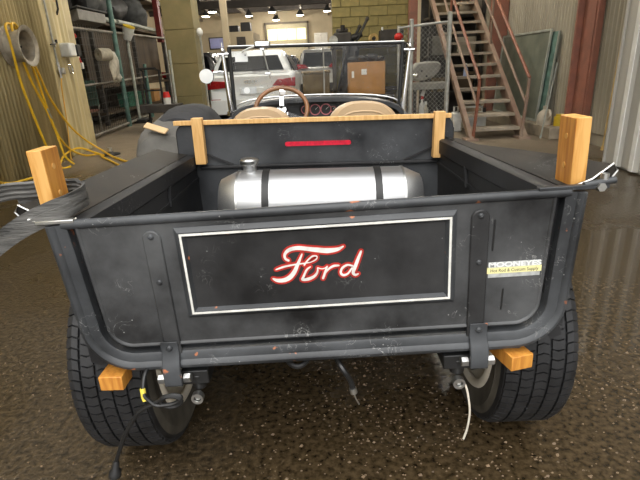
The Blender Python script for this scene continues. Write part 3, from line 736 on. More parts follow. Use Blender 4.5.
# ---- cab tub, cowl, bonnet
for s in (-1, 1):
    d = FM(); rings = []
    for y, x, z in ((1.02, .575, .80), (1.12, .585, .765), (1.3, .59, .745), (1.6, .59, .74), (2.0, .565, .755), (2.25, .535, .77)):
        x *= s; rings.append([Vector((x*.955, y, .36)), Vector((x*.955, y, z-.03)), Vector((x*.965, y, z)), Vector((x*.985, y, z+.006)), Vector((x*1.0, y, z-.01)), Vector((x*1.0, y, .36))])
    d.loft(rings); d.build('door', 'body', truck)
FM().bx(-.56, .56, 1.02, 2.3, .36, .39).build('cab_floor', 'dark', truck)
def arch(hw, zb, zt, n=14, p=.62):
    r = []
    for i in range(n+1):
        t = PI*i/n; c = math.cos(t); r.append((hw*(abs(c)**.75)*(1 if c > 0 else -1), zb+(zt-zb)*(math.sin(t)**p)))
    return r
cw = FM(); rings = []
for y, hw, zb, zt in ((1.93, .525, .73, .868), (1.95, .53, .73, .878), (2.1, .53, .73, .874), (2.3, .50, .72, .855), (2.45, .455, .70, .84)):
    a = arch(hw, zb, zt); rings.append([Vector((x, y, z)) for x, z in a]+[Vector((x*.97, y, z-.018)) for x, z in a[::-1]])
cw.loft(rings); cw.build('cowl', 'body', truck)
hd = FM(); rings = []
for y, hw, zt in ((2.46, .45, .835), (2.8, .36, .80), (3.2, .28, .77), (3.4, .26, .76)):
    a = arch(hw, .45, zt, p=.45); rings.append([Vector((x, y, z)) for x, z in a])
hd.loft(rings); hd.build('bonnet', 'body', truck)
FM().bx(-.25, .25, 3.4, 3.46, .38, .75).build('radiator_shell', 'chrome', truck, bevel=.03)
dm = FM(); a = arch(.515, .60, .862)
dm.prism([(x, 1.99, z) for x, z in a], (0, .02, 0)); dash = dm.build('dashboard', 'body', truck, bevel=.004)
g = FM(); g.lathe([(0, 0), (.115, 0), (.118, .006), (.110, .010), (0, .004)], (.005, 1.988, .806), (0, -1, 0), 32)
for i, v in enumerate(g.v): g.v[i] = Vector((v.x, v.y, .806+(v.z-.806)*.50))
gc = g.build('gauge_cluster', 'dark', dash)
for x, r in ((-.075, .026), (-.015, .034), (.05, .034), (.095, .018)):
    FM().lathe([(r*.82, .0), (r, .0), (r, .006), (r*.82, .006)], (x, 1.983, .802), (0, -1, 0), 24, close=True).build('gauge_rim', 'gauge_face', gc)
    FM().lathe([(0, .001), (r*.8, .001), (r*.8, .003), (0, .003)], (x, 1.983, .802), (0, -1, 0), 24).build('gauge_dial', 'gauge_face' if r < .03 else 'dark', gc)
    FM().bar((x, 1.979, .802), (x+r*.5, 1.979, .802+r*.45), .004, .002).build('needle', 'white', gc)
# steering wheel
Cs = Vector((-.203, 1.75, .828)); axn = Vector((0, -.80, .60)).normalized(); e1 = Vector((1, 0, 0)); e2 = axn.cross(e1)*-1
if e2.z < 0: e2 = -e2
ring = [Cs+e1*.146*math.cos(t)+e2*.140*math.sin(t) for t in [2*PI*i/40 for i in range(40)]]
sw = FM().tube(ring, .0125, 10, closed=True).build('steering_wheel', 'wheelwood', truck, label='brown wood rimmed steering wheel')
for t in (PI/2, PI/2+2*PI/3, PI/2-2*PI/3):
    FM().bar(Cs-axn*.03, Cs+e1*.142*math.cos(t)+e2*.135*math.sin(t), .022, .005, axn).build('spoke', 'chrome', sw)
FM().lathe([(.0, .012), (.026, .008), (.036, -.01), (.036, -.03), (.02, -.05), (0, -.05)], Cs-axn*.01, axn, 24).build('hub', 'chrome', sw)
FM().bx(Cs.x-.012, Cs.x+.028, 1.80, 1.815, .900, .925).build('rim_clamp', 'chrome', sw, bevel=.003)
FM().cyl(Cs-axn*.05, Cs-axn*.36, .02, n=14).build('steering_column', 'chrome', truck)
# seats
for xc, zc, hw in ((-.262, .878, .165), (.212, .892, .185)):
    s_ = FM(); rings = []
    for y, sc in ((1.20, .86), (1.215, .95), (1.24, 1.), (1.30, 1.), (1.325, .95), (1.34, .86)):
        o = [(xc+hw*sc*math.copysign(abs(math.cos(t))**.7, math.cos(t)), .62+(zc-.62)*(1-.06*(1-sc))*(abs(math.sin(t))**.62)) for t in [PI*i/20 for i in range(21)]]
        o += [(xc-hw*sc*.9, .45), (xc+hw*sc*.9, .45)]
        rings.append([Vector((x, y, z)) for x, z in o])
    s_.loft(rings); seat = s_.build('seat', 'leather', truck)
    pp = [(xc+hw*.80*math.copysign(abs(math.cos(t))**.7, math.cos(t)), 1.2+.003, .62+(zc-.62)*.86*(abs(math.sin(t))**.62)) for t in [PI*i/20 for i in range(21)]]
    FM().tube(pp, .006, 8).build('piping', 'leather', seat)
    FM().bx(xc-hw*.9, xc+hw*.9, 1.32, 1.72, .42, .56).build('seat_cushion', 'leather', seat, bevel=.03)
# ---- windscreen
YW = 2.146
ws = FM(); ws.tube([(-.54, YW, 1.172), (.54, YW, 1.172)], .010, 10); ws.tube([(-.532, YW, .80), (-.536, YW, 1.175)], .0125, 10); ws.tube([(.522, YW, .79), (.536, YW, 1.175)], .0125, 10)
frame = ws.build('windscreen_frame', 'dark', truck)
lo = arch(.53, .80, .878, p=.8); FM().tube([(x, YW, z+.002) for x, z in lo], .0055, 8).build('lower_bar', 'steel', frame, label='bright lower windscreen bar')
FM().tube([(-.54, YW-.008, 1.180), (.54, YW-.008, 1.180)], .004, 8).build('top_trim', 'steel', frame)
FM().bx(-.525, .525, YW-.002, YW+.002, .84, 1.168).build('glass', 'glass', frame, smooth=False)
FM().cyl((.045, YW, .875), (.045, YW, 1.17), .0045, n=8).build('centre_strip', 'steel', frame)
for s, x1, z1, x0, z0 in ((-1, -.572, 1.125, -.548, .78), (1, .572, 1.12, .536, .755)):
    st = FM().tube([(x0, YW-.03, z0), (x0*.5+x1*.5, YW-.03, (z0+z1)/2), (x1, YW-.03, z1)], lambda i: (.019, .015, .012)[i], 14).build('windscreen_post', 'chrome', truck)
    FM().ball((x1, YW-.03, z1+.03), .017, (1, 1, 1.2), 14, 8).build('post_knob', 'chrome', st)
    FM().cyl((x1, YW-.03, z1+.02), (x1+.002*s, YW-.03, z1+.075), .006, .004, n=10).build('post_finial', 'chrome', st)
    FM().cyl((x1-.035*s, YW-.03, z1+.01), (x1+.03*s, YW-.03, z1+.01), .009, n=10).build('wing_bolt', 'chrome', st)
    FM().lathe([(.03, -.01), (.03, .01), (.02, .02), (0, .02)], (x0, YW-.03, z0), (0, 0, 1), 16).build('post_foot', 'chrome', st)
# mirrors, stickers, wiper
mr = FM().lathe([(0, .004), (.043, .002), (.046, -.004), (.04, -.02), (0, -.026)], (-.682, YW-.05, 1.010), (0, -1, 0), 32).build('round_mirror', 'chrome', truck)
FM().lathe([(0, .006), (.042, .0045), (.042, .002), (0, .002)], (-.682, YW-.05, 1.010), (0, -1, 0), 32).build('mirror_face', 'paper', mr, label='cream white round mirror face')
FM().tube([(-.64, YW-.04, 1.03), (-.60, YW-.035, 1.035), (-.562, YW-.03, 1.03)], .006, 8).build('mirror_arm', 'chrome', mr)
mr = FM().bx(-.375, -.275, YW-.07, YW-.045, 1.165, 1.203).build('rear_view_mirror', 'chrome', truck, bevel=.010)
FM().tube([(-.36, YW-.05, 1.178), (-.41, YW-.04, 1.163), (-.455, YW-.02, 1.145)], .006, 8).build('mirror_arm', 'white', mr)
FM().bx(-.503, -.425, YW-.005, YW-.003, 1.088, 1.142).build('notice', 'paper', frame, label='white paper notice on the glass')
FM().bx(-.442, -.436, YW-.0062, YW-.005, 1.122, 1.130).build('notice_mark', 'ink', frame)
ov = FM().bx(-.478, -.385, YW-.005, YW-.003, .898, .938).build('glass_sticker', 'greyprint', frame, label='grey rectangular glass sticker')
FM().lathe([(0, 0), (.02, 0), (.02, .001), (0, .001)], (-.445, YW-.0052, .918), (0, -1, 0), 24).build('sticker_oval', 'paper', ov)
wp = FM().tube([(-.330, YW-.02, 1.17), (-.29, YW-.02, .985)], .004, 8).build('wiper', 'steel', frame)
FM().bx(-.345, -.315, YW-.03, YW-.01, 1.150, 1.168).bx(-.325, -.285, YW-.025, YW-.013, 1.008, 1.022).build('wiper_motor', 'chrome', frame, bevel=.003)
# wing nut on the body corner
wg = FM().cyl((-.65, 1.38, .80), (-.65, 1.38, .838), .010, n=12).ball((-.66, 1.38, .845), .018, (1, 1, 1), 14, 8).cyl((-.66, 1.38, .842), (-.625, 1.38, .85), .007, n=10).build('hood_stud', 'chrome', truck)
# dashboard ribs: low bulge above the instruments
# ================================================================== THINGS ON THE TRUCK
tank = thing('fuel_tank', 'round spun aluminium fuel tank lying across the truck bed', 'fuel tank', (0.005, .78, .42))
tc_ = Vector((.006, .78, .555)); R0 = .128
MB(TF).lathe([(0, -.385), (.090, -.385), (.097, -.381), (R0-.002, -.318), (R0, -.311), (R0, .311), (R0-.002, .318), (.097, .381), (.090, .385), (0, .385)], tc_, (1, 0, 0), 48).build('tank_body', 'alu', tank)
for x in (-.311, .311): MB(TF).lathe([(R0-.004, -.004), (R0+.002, -.004), (R0+.002, .004), (R0-.004, .004)], tc_+Vector((x, 0, 0)), (1, 0, 0), 48, close=True).build('weld_seam', 'steel', tank)
for x in (-.205, .215): MB(TF).lathe([(R0-.002, -.013), (R0+.0035, -.013), (R0+.0035, .013), (R0-.002, .013)], tc_+Vector((x, 0, 0)), (1, 0, 0), 48, close=True).build('strap', 'dark', tank, label='black hold-down strap')
cap = MB(TF).cyl((-.262, .78, .675), (-.262, .78, .712), .026, n=24).build('filler_neck', 'alu', tank)
MB(TF).lathe([(.0, .0), (.034, .0), (.036, .004), (.036, .016), (.030, .022), (0, .024)], (-.262, .78, .708), (0, 0, 1), 28).build('filler_cap', 'steel', cap)
for x in (-.26, .26): MB(TF).bx(x-.02, x+.02, .70, .86, .42, .45).build('cradle', 'dark', tank)
# pine rail across the front of the bed
rail = thing('wooden_rail', 'pine rail with two short posts across the front of the truck bed', 'wooden rail', (0, .97, .71))
MB(TF).bx(-.590, .548, .970, .990, .838, .8565).build('rail', 'pine3', rail, bevel=.002)
for s, x in ((-1, -.489), (1, .497)): MB(TF).bx(x-.0215, x+.0215, .948, .984, .68, .868 if s < 0 else .866).build('post', 'pine3', rail, bevel=.002)
# rear stakes
def stake(label, x, y0, y1, z0, z1, lean):
    t = MB(); t.T = Matrix.Translation((x, (y0+y1)/2, z0)) @ Matrix.Rotation(lean, 4, 'Y')
    t.bx(-.0165, .0165, -(y1-y0)/2, (y1-y0)/2, 0, z1-z0)
    o = t.build('wooden_stake', 'pine', bevel=.002, label=label, cat='stake', group='upright stakes at the bed corners')
    q = MB(); q.T = t.T; s = -1 if x > 0 else 1
    q.bx(s*.0163, s*.0171, -(y1-y0)/2+.002, (y1-y0)/2-.002, 0.002, z1-z0-.002).build('shaded_side', 'pine2', o)  # darker orange skin on the inner side paints in its shade
    for zz in (.30, .72):
        q = MB(); q.T = t.T; q.lathe([(0, 0), (.007, 0), (.007, .0012), (0, .0012)], (s*.0171, .0, (z1-z0)*zz), (s, 0, 0), 14).build('knot', 'pine', o)
    return o
stake('yellow pine stake at the left rear bed corner, inside a grey strap', -.624, .035, .108, .755, .905, -.02)
stake('yellow pine stake at the right rear bed corner beside a metal latch', .594, .035, .112, .765, .922, -.035)
def block(label, c, rz, L=.17):
    t = MB(); t.T = Matrix.Translation(c) @ Matrix.Rotation(rz, 4, 'Z'); t.bx(-.030, .030, 0, L, -.020, .020)
    return t.build('wooden_block', 'pine2', bevel=.002, label=label, cat='wood block', group='pine blocks under the bed')
block('orange pine block under the left end of the bed', (-.545, -.018, .322), -.02)
block('orange pine block under the right end of the bed', (.488, -.022, .338), .25)
# strap round the left stake
sp_ = smoothpath([(-1.55, .30, -.08), (-1.3, .24, .45), (-1.05, .19, .72), (-.82, .16, .782), (-.73, .155, .790), (-.655, .150, .794), (-.590, .135, .796), (-.562, .09, .797), (-.572, .035, .790), (-.612, .018, .777), (-.675, .01, .750), (-.745, .0, .706), (-.84, -.02, .63), (-.98, -.05, .48), (-1.2, -.08, .2), (-1.35, -.09, -.08)], 7)
st = MB(); wd = .019
st.sweep(sp_, lambda i: [(a, b*(.022 if i < 42 else .015)) for a, b in ((-.004, -1), (-.001, -1), (.004, -.75), (.0015, -.5), (.005, -.25), (.0025, 0), (.006, .3), (.002, .55), (.005, .8), (0, 1), (-.004, 1), (-.003, .5), (-.005, 0), (-.003, -.5))], upv=(0, 0, 1))
strap = thing('webbing_strap', 'dark grey webbing strap looped round the left rear wooden stake', 'strap', (-.9, .1, .3))
st.build('strap', 'webbing', strap)
sp2 = [p+Vector((-.004, -.012 if p.y < .07 else .012, -.022)) for p in sp_]
MB().sweep(sp2[24:-22], lambda i: [(-.003, -wd*.8), (.003, -wd*.8), (.005, 0), (.003, wd*.8), (-.003, wd*.8), (-.004, 0)], upv=(0, 0, 1)).build('second_layer', 'webbing', strap)
MB().tube([(-.727+.016*math.cos(t), -.02, .768+.016*math.sin(t)) for t in [2*PI*i/20 for i in range(20)]], .005, 8, closed=True).build('steel_ring', 'steel', strap, label='bright steel ring')
hk = MB().bx(-.700, -.640, .05, .08, .748, .766).build('buckle', 'dark', strap, bevel=.003)
# loose cables
def cable(name, label, pts, r, m, cat, extra=None, n=8):
    t = thing(name, label, cat, tuple(Vector(pts[-1])*1.0))
    MB().tube(smoothpath(pts, n), r, 8).build('lead', m, t)
    if extra: extra(t)
    return t
def plug_end(t):
    MB().lathe([(.004, .05), (.008, .045), (.010, .02), (.015, .014), (.016, 0), (0, 0)], (-.567, -.06, .068), (.25, 0, .95), 14).build('plug', 'dark', t)
    MB().tube([(-.452, -.052, .330), (-.450, -.057, .312), (-.447, -.06, .300)], .0068, 8).build('tape', 'yellow_tag', t, label='yellow taped section')
    MB().tube([(-.385+.026*math.cos(a), -.06, .295+.016*math.sin(a)) for a in [2*PI*i/20 for i in range(20)]], .006, 8, closed=True).build('coil', 'cable', t)
cable('trailer_light_cable', 'black wiring cable with a plug end hanging by the left rear tyre', [(-.44, .08, .36), (-.45, -.02, .355), (-.450, -.055, .320), (-.438, -.06, .300), (-.418, -.062, .286), (-.375, -.062, .290), (-.358, -.06, .306), (-.385, -.06, .312), (-.425, -.06, .292), (-.470, -.06, .265), (-.516, -.06, .198), (-.546, -.06, .135), (-.562, -.06, .10)], .0055, 'cable', 'cable', plug_end)
def frayed(t):
    MB().cyl((.066, -.0, .267), (.069, -.0, .252), .010, n=10).build('crimp', 'steel', t)
    MB().tube([(.069, -.0, .254), (.073, -.0, .235), (.082, -.0, .215)], .002, 6).build('bare_wire', 'steel', t)
cable('brake_cable', 'black cable with a frayed bright end hanging below the tailgate middle', [(-.02, .12, .345), (.01, .06, .352), (.040, .0, .330), (.060, -.0, .292), (.067, -.0, .262)], .0075, 'cable', 'cable', frayed)
cable('looped_cable', 'short loop of dark cable under the tailgate middle', [(-.11, .10, .36), (-.10, .03, .342), (-.075, .01, .333), (-.05, .02, .34), (-.035, .06, .36)], .007, 'cable', 'cable')
cable('twine', 'pale twine hanging from the right bumper bracket bolt', [(.352, -.015, .275), (.358, -.022, .25), (.364, -.028, .20), (.360, -.03, .15), (.352, -.03, .115)], .0028, 'twine', 'twine')
# canvas covered bundle at the cab's left
cv = thing('canvas_cover', 'rounded dark grey canvas bundle with a tan band left of the cab', 'canvas bundle', (-.72, 1.42, -.12))
rings = []
for k, (y, hs, zt) in enumerate(((1.13, .12, .68), (1.16, .19, .79), (1.24, .225, .835), (1.36, .235, .845), (1.5, .23, .865), (1.66, .21, .86), (1.78, .16, .82), (1.84, .09, .70))):
    rings.append([Vector((-.705+hs*.80*math.copysign(abs(math.cos(t))**.6, math.cos(t)), y, -.12+(zt+.12)*(abs(math.sin(t))**.30))) for t in [PI*i/18 for i in range(19)]])
cm = MB(); cm.loft(rings); cm.build('canvas', 'cloth2', cv, jitter=.012)
rings = []
for k, (y, hs, zt) in enumerate(((1.30, .20, .85), (1.36, .25, .872), (1.5, .265, .895), (1.66, .25, .892), (1.8, .20, .86), (1.88, .10, .76))):
    rings.append([Vector((-.672+hs*.78*math.copysign(abs(math.cos(t))**.8, math.cos(t)), y, .30+(zt-.30)*(abs(math.sin(t))**.5))) for t in [PI*i/18 for i in range(19)]])
cm = MB(); cm.loft(rings); cm.build('dome', 'cloth', cv)
MB().bar((-.775, 1.170, .838), (-.675, 1.150, .806), .036, .010, (.1, -.6, 1)).build('band', 'tan', cv, bevel=.004, label='tan leather band')

# ================================================================== THINGS IN THE SETTING
DEFAULT_T = SET
def sthing(name, label, cat, loc, group=None): return thing(name, label, cat, SET @ Vector(loc), group)
# ---- hose reel: old wheel rim on the left wall with yellow hose
reel = sthing('hose_reel', 'grey wheel rim hose reel mounted high on the yellow corrugated wall', 'hose reel', (-3.40, 4.70, 1.40))
rc = Vector((-3.37, 4.65, 1.40)); ra = Vector((1, .06, 0)).normalized()
MB().lathe([(.135, .0), (.205, .0), (.212, .012), (.20, .02), (.172, .03), (.165, .10), (.172, .18), (.20, .195), (.214, .205), (.214, .215), (.195, .215), (.160, .195), (.150, .10), (.150, .02)], rc, ra, 44, close=True).build('rim', 'reel', reel)
MB().lathe([(0, .055), (.06, .055), (.075, .075), (.115, .06), (.158, .05), (.158, .04), (.11, .05), (.07, .06), (0, .04)], rc, ra, 40).build('disc', 'reel', reel)
for k in range(5):
    a = 2*PI*k/5; MB().cyl(rc+Vector((.05, .105*math.cos(a), .105*math.sin(a))), rc+Vector((.075, .105*math.cos(a), .105*math.sin(a))), .012, n=8).build('stud', 'mdark', reel)
hoses = sthing('air_hose', 'long yellow air hose draped over the wheel rim reel down to the floor', 'hose', (-3.2, 5.0, 0))
X = -3.26
def hose(pts, r=.0135, m='hose', n=8, parent=hoses, name='hose_run'): return MB().tube(smoothpath(pts, n), r, 8).build(name, m, parent)
hose([(-3.37, 4.90, 1.40), (-3.34, 4.84, 1.55), (-3.32, 4.70, 1.628), (-3.30, 4.56, 1.60), (-3.25, 4.49, 1.40), (X, 4.52, 1.03), (X, 4.60, .68), (X, 4.74, .24), (-3.2, 4.82, .02), (-3.12, 4.9, .013)])
hose([(-3.35, 4.90, 1.46), (-3.31, 4.80, 1.60), (-3.28, 4.68, 1.637), (-3.26, 4.60, 1.58), (-3.23, 4.58, 1.38), (X, 4.72, 1.05), (X, 4.86, .78), (X, 4.93, .62), (-3.25, 4.99, .38), (-3.22, 5.0, .13), (-3.15, 5.05, .013)])
hose([(-3.36, 4.86, 1.30), (-3.33, 4.92, 1.24), (-3.31, 4.97, .93), (-3.30, 5.06, .46), (-3.27, 5.22, .20), (-3.22, 5.5, .05), (-3.1, 5.66, .03), (-2.95, 5.45, .02), (-2.70, 5.12, .013), (-2.50, 4.84, .013)])
hose([(-3.34, 4.88, 1.33), (-3.32, 5.0, 1.16), (-3.32, 5.15, .82), (-3.31, 5.45, .46), (-3.28, 5.75, .22), (-3.10, 5.80, .06), (-2.85, 5.50, .02), (-2.62, 5.22, .013), (-2.42, 5.0, .013)])
hose([(-3.1, 4.45, .013), (-3.18, 4.72, .03), (-3.28, 5.10, .12), (-3.24, 5.42, .16), (-3.12, 5.62, .06), (-3.0, 5.60, .02)])
hose([(-3.26, 3.2, .30), (-3.27, 3.55, .16), (-3.30, 3.95, .03), (-3.22, 4.35, .015), (-3.1, 4.6, .013)])
MB().cyl((X+.008, 4.90, .715), (X+.008, 4.945, .60), .014, n=10).build('coupling', 'steel', hoses)
MB().cyl((-2.68, 5.32, .022), (-2.55, 5.15, .016), .013, n=10).build('coupling', 'steel', hoses)
# pipe and valve
pipe = sthing('air_pipe', 'thin steel air pipe with black handled valve on the left wall', 'pipe', (-3.45, 5.75, 1.2))
MB().cyl((-3.455, 5.78, 5.0), (-3.455, 5.78, 1.25), .013, n=10).build('pipe', 'galv', pipe)
MB().bx(-3.47, -3.43, 5.76, 5.80, 1.44, 1.50).build('valve', 'steel', pipe, bevel=.005)
MB().bar((-3.43, 5.78, 1.475), (-3.41, 5.62, 1.462), .02, .014).build('valve_handle', 'dark', pipe, bevel=.003)
MB().cyl((-3.455, 5.78, 1.25), (-3.44, 5.77, 1.05), .022, .014, n=10).build('quick_coupler', 'steel', pipe)
MB().bx(-3.47, -3.40, 5.79, 5.85, 1.10, 1.18).build('regulator', 'steel', pipe, bevel=.012)
oh = sthing('orange_hose', 'thin orange hose hanging straight down from the wall air valve', 'hose', (-3.4, 5.5, 0))
hose([(-3.44, 5.77, 1.05), (-3.43, 5.70, .93), (-3.40, 5.60, .62), (-3.38, 5.50, .30), (-3.36, 5.40, .05), (-3.30, 5.32, .012)], .009, 'hose2', 8, oh, 'lead')
# white box, disc, small hook
wb_ = sthing('wall_sensor', 'white security floodlight box with black face near the wall corner', 'floodlight', (-3.50, 6.15, 1.35))
MB().bx(-3.52, -3.36, 6.00, 6.20, 1.32, 1.50).build('housing', 'white', wb_, bevel=.025)
MB().bx(-3.44, -3.345, 6.19, 6.30, 1.33, 1.48).build('lens', 'dark', wb_, bevel=.012)
MB().bar((-3.52, 6.0, 1.50), (-3.45, 5.86, 1.52), .03, .03).build('bracket', 'dark', wb_, bevel=.004)
wd_ = sthing('round_gauge', 'small round chrome dial on the yellow wall below the white box', 'gauge', (-3.52, 6.22, 1.16))
MB().lathe([(0, .0), (.075, .0), (.078, .03), (.066, .036), (.06, .028), (0, .03)], (-3.535, 6.22, 1.165), (1, .06, 0), 28).build('dial', 'chrome', wd_)
MB().lathe([(0, .031), (.058, .031), (.058, .029), (0, .029)], (-3.535, 6.22, 1.165), (1, .06, 0), 28).build('dial_face', 'galv', wd_)
hk = sthing('wall_hook', 'dark pipe hanger at the top of the yellow wall', 'hook', (-3.5, 6.12, 1.9))
MB().tube([(-3.52, 6.12, 2.10), (-3.46, 6.12, 2.06), (-3.46, 6.12, 1.93), (-3.50, 6.13, 1.86)], .014, 8).build('hook', 'dark', hk)
MB().bx(-3.535, -3.505, 6.06, 6.16, 2.02, 2.16).build('plate', 'hose2', hk, bevel=.004)
# small dark fitting lying at the wall foot
ft = sthing('floor_stand', 'dark tool stand base on the floor by the wall corner', 'stand', (-2.97, 5.72, 0))
MB().lathe([(0, 0), (.13, 0), (.13, .015), (.05, .03), (.03, .05), (0, .05)], (-2.97, 5.75, 0), (0, 0, 1), 20).build('base', 'dark', ft)
MB().cyl((-2.97, 5.75, .04), (-2.97, 5.75, .10), .03, n=12).build('socket', 'steel', ft)

rcd = sthing('extension_cord', 'red extension cord hanging at the cage front beside the white box', 'cord', (-3.75, 6.9, 0))
MB().tube(smoothpath([(-3.84, 6.9, 1.80), (-3.72, 6.9, 1.70), (-3.66, 6.9, 1.64), (-3.75, 6.9, 1.60), (-3.80, 6.9, 1.56), (-3.78, 6.9, 1.40), (-3.74, 6.9, 1.15), (-3.72, 6.9, .85), (-3.73, 6.9, .4), (-3.70, 6.92, .02)], 6), .017, 8).build('lead', 'red', rcd)
MB().tube(smoothpath([(-3.74, 6.93, 1.60), (-3.70, 6.93, 1.40), (-3.66, 6.92, 1.22)], 6), .015, 8).build('second_lead', 'red', rcd)
for z, x in ((1.38, -3.70), (1.22, -3.66)): MB().bx(x-.025, x+.025, 6.88, 6.93, z-.05, z+.04).build('plug', 'white', rcd, bevel=.008)
# ---- storage cage on the left
cage = sthing('storage_cage', 'wire mesh storage cage with teal and galvanised posts along the left', 'cage', (-4.1, 10.5, 0))
def cx(y): return -3.99-.075*(y-7.75)
MB().cyl((cx(7.0)-.02, 7.0, 1.80), (cx(14.6), 14.6, 2.02), .028, n=10).build('top_rail', 'galv2', cage)
MB().cyl((cx(7.0), 7.0, .90), (cx(14.6), 14.6, 1.03), .022, n=10).build('mid_rail', 'galv2', cage)
MB().cyl((cx(7.0), 7.0, .06), (cx(11.2), 11.2, .08), .028, n=10).build('bottom_rail', 'galv2', cage)
MB().cyl((cx(9.6)+.02, 9.6, 3.6), (cx(9.6), 9.6, 0), .05, n=12).build('post', 'teal', cage)
MB().cyl((cx(11.6), 11.6, 1.28), (cx(11.6), 11.6, 0), .04, n=12).build('post', 'teal', cage)
MB().cyl((cx(14.3), 14.3, 2.05), (cx(14.3), 14.3, 0), .045, n=12).build('post', 'galv', cage)
MB().bx(cx(14.25)-.16, cx(14.25)-.02, 14.1, 14.3, 1.9, 3.8).build('post', 'darkred', cage, bevel=.005, label='red painted upper post')
MB().cyl((cx(7.3)-.05, 7.35, 3.4), (cx(7.3), 7.35, 1.3), .06, n=12).build('post', 'teal', cage)
MB().bar((cx(7.5), 7.5, 2.35), (cx(8.6), 8.6, 3.3), .05, .05).build('brace', 'teal', cage)
wm = MB()
for k in range(16): wm.bar((cx(7.0), 7.0, .12+.11*k), (cx(11.2), 11.2, .13+.118*k), .006, .006)
for k in range(36):
    y = 7.0+k*.118; wm.bar((cx(y), y, .08), (cx(y), y, 1.9), .005, .005)
wm.build('wire_mesh', 'wire', cage, kind='stuff')
# plywood backing and shelving behind the mesh
sh = sthing('shelving', 'brown plywood shelving unit behind the storage cage mesh', 'shelving', (-5.0, 11.8, 0))
MB().bx(-4.98, -4.94, 9.9, 15.0, .86, 2.10).build('back_panel', 'ply', sh, bevel=.004)
MB().bx(-5.5, -4.70, 9.0, 15.1, 2.12, 2.18).build('top_shelf', 'ply', sh, bevel=.004)
MB().bx(-5.5, -4.72, 9.9, 15.0, .80, .86).build('mid_shelf', 'ply', sh, bevel=.004)
MB().bx(-5.5, -4.72, 9.9, 15.0, .22, .28).build('low_shelf', 'ply', sh, bevel=.004)
for y in (9.95, 12.4, 14.95): MB().bx(-4.78, -4.70, y-.04, y+.04, 0, 2.2).build('upright', 'mdark', sh, bevel=.004)
MB().bx(-5.55, -5.5, 7.0, 15.1, 0, 4.2).build('rear_sheet', 'mdark', sh)
def lump(name, label, c, r, sc, m, cat, grp=None, j=.12):
    t = MB(); t.ball(c, r, sc, 24, 16)
    for i, v in enumerate(t.v):
        nv = noise.noise_vector(Vector(v)*2.2)+.5*noise.noise_vector(Vector(v)*5); t.v[i] = v+nv*j
    o = t.build(name, m, label=label, cat=cat, group=grp); return o
lump('fabric_bundle', 'grey fabric bundle on the cage top shelf, nearer to the yellow wall', (-4.95, 10.6, 2.62), .42, (.8, 1.1, .95), 'fabric_grey', 'bundle', 'bundles on the top shelf')
lump('fabric_bundle', 'grey cloth bundle at the far end of the cage top shelf', (-5.0, 13.6, 2.62), .40, (.8, 1.2, 1.0), 'fabric_grey', 'bundle', 'bundles on the top shelf')
lump('fabric_bundle', 'black bag between two grey bundles on the cage top shelf', (-5.1, 12.1, 2.65), .45, (.7, 1.3, 1.), 'dark', 'bundle', 'bundles on the top shelf')
bx_ = sthing('storage_box', 'grey lidded box under the shelf at the cage front', 'box', (-4.5, 8.8, 1.7))
MB().prism([(-4.55, 8.1, 1.86), (-4.05, 8.0, 1.98), (-4.05, 8.0, 2.16), (-4.55, 8.1, 2.06)], (-.02, 1.2, .02)).build('body', 'machine', bx_, bevel=.01)
MB().prism([(-4.60, 8.05, 2.06), (-4.02, 7.95, 2.17), (-4.02, 7.95, 2.20), (-4.60, 8.05, 2.09)], (-.02, 1.3, .02)).build('lid', 'fabric_grey', bx_, bevel=.008)
for k, (y0, y1, xx) in enumerate(((9.6, 11.2, -4.68), (11.3, 12.9, -4.66), (13.0, 14.4, -4.70))):
    MB().cyl((xx, y0, 2.235), (xx, y1, 2.235), .05, n=14).build('paper_roll', 'boardedge', label='pale rolled sheet on the cage shelf edge, %s' % ('nearest of three', 'middle of three', 'farthest of three')[k], cat='roll', group='rolls along the shelf edge')
# plastic film roll hung on the mesh
fr = sthing('plastic_film_roll', 'roll of pale plastic film hanging on the cage front', 'film roll', (-3.98, 8.6, 1.0))
MB().lathe([(.04, -.12), (.11, -.12), (.115, 0), (.11, .12), (.04, .12)], (-3.93, 8.45, 1.42), (.5, .85, .0), 24, close=True).build('roll', 'film', fr)
fm_ = MB(); rows = []
for k in range(9):
    f = k/8; rows.append([Vector((-3.86+.02*math.sin(5*u+k), 8.50+u*(.34+.12*f), 1.48-.52*f**1.1-.05*math.sin(u*9+k)*f)) for u in [q/8*1.0 for q in range(9)]])
fm_.loft(rows, closed=False, cap=False); o = fm_.build('loose_sheet', 'film', fr); s_ = o.modifiers.new('thick', 'SOLIDIFY'); s_.thickness = .01
# flood lamp on white post
fp = sthing('work_lamp', 'white post with a tilted work lamp with yellow rim by the cage', 'work lamp', (-4.14, 10.3, 0))
MB().cyl((-4.14, 10.3, .08), (-4.16, 10.4, 1.80), .033, n=12).build('post', 'boardedge', fp)
MB().lathe([(0, -.02), (.085, .0), (.115, .14), (.12, .26), (0, .26)], (-4.15, 10.36, 1.78), (.35, -.15, .85), 22).build('shade', 'white', fp)
MB().lathe([(0, .262), (.122, .262), (.125, .285), (0, .285)], (-4.15, 10.36, 1.78), (.35, -.15, .85), 22).build('rim', 'yellow', fp)
MB().bx(-4.36, -3.95, 10.1, 10.6, 0, .09).build('base', 'dark', fp, bevel=.02)
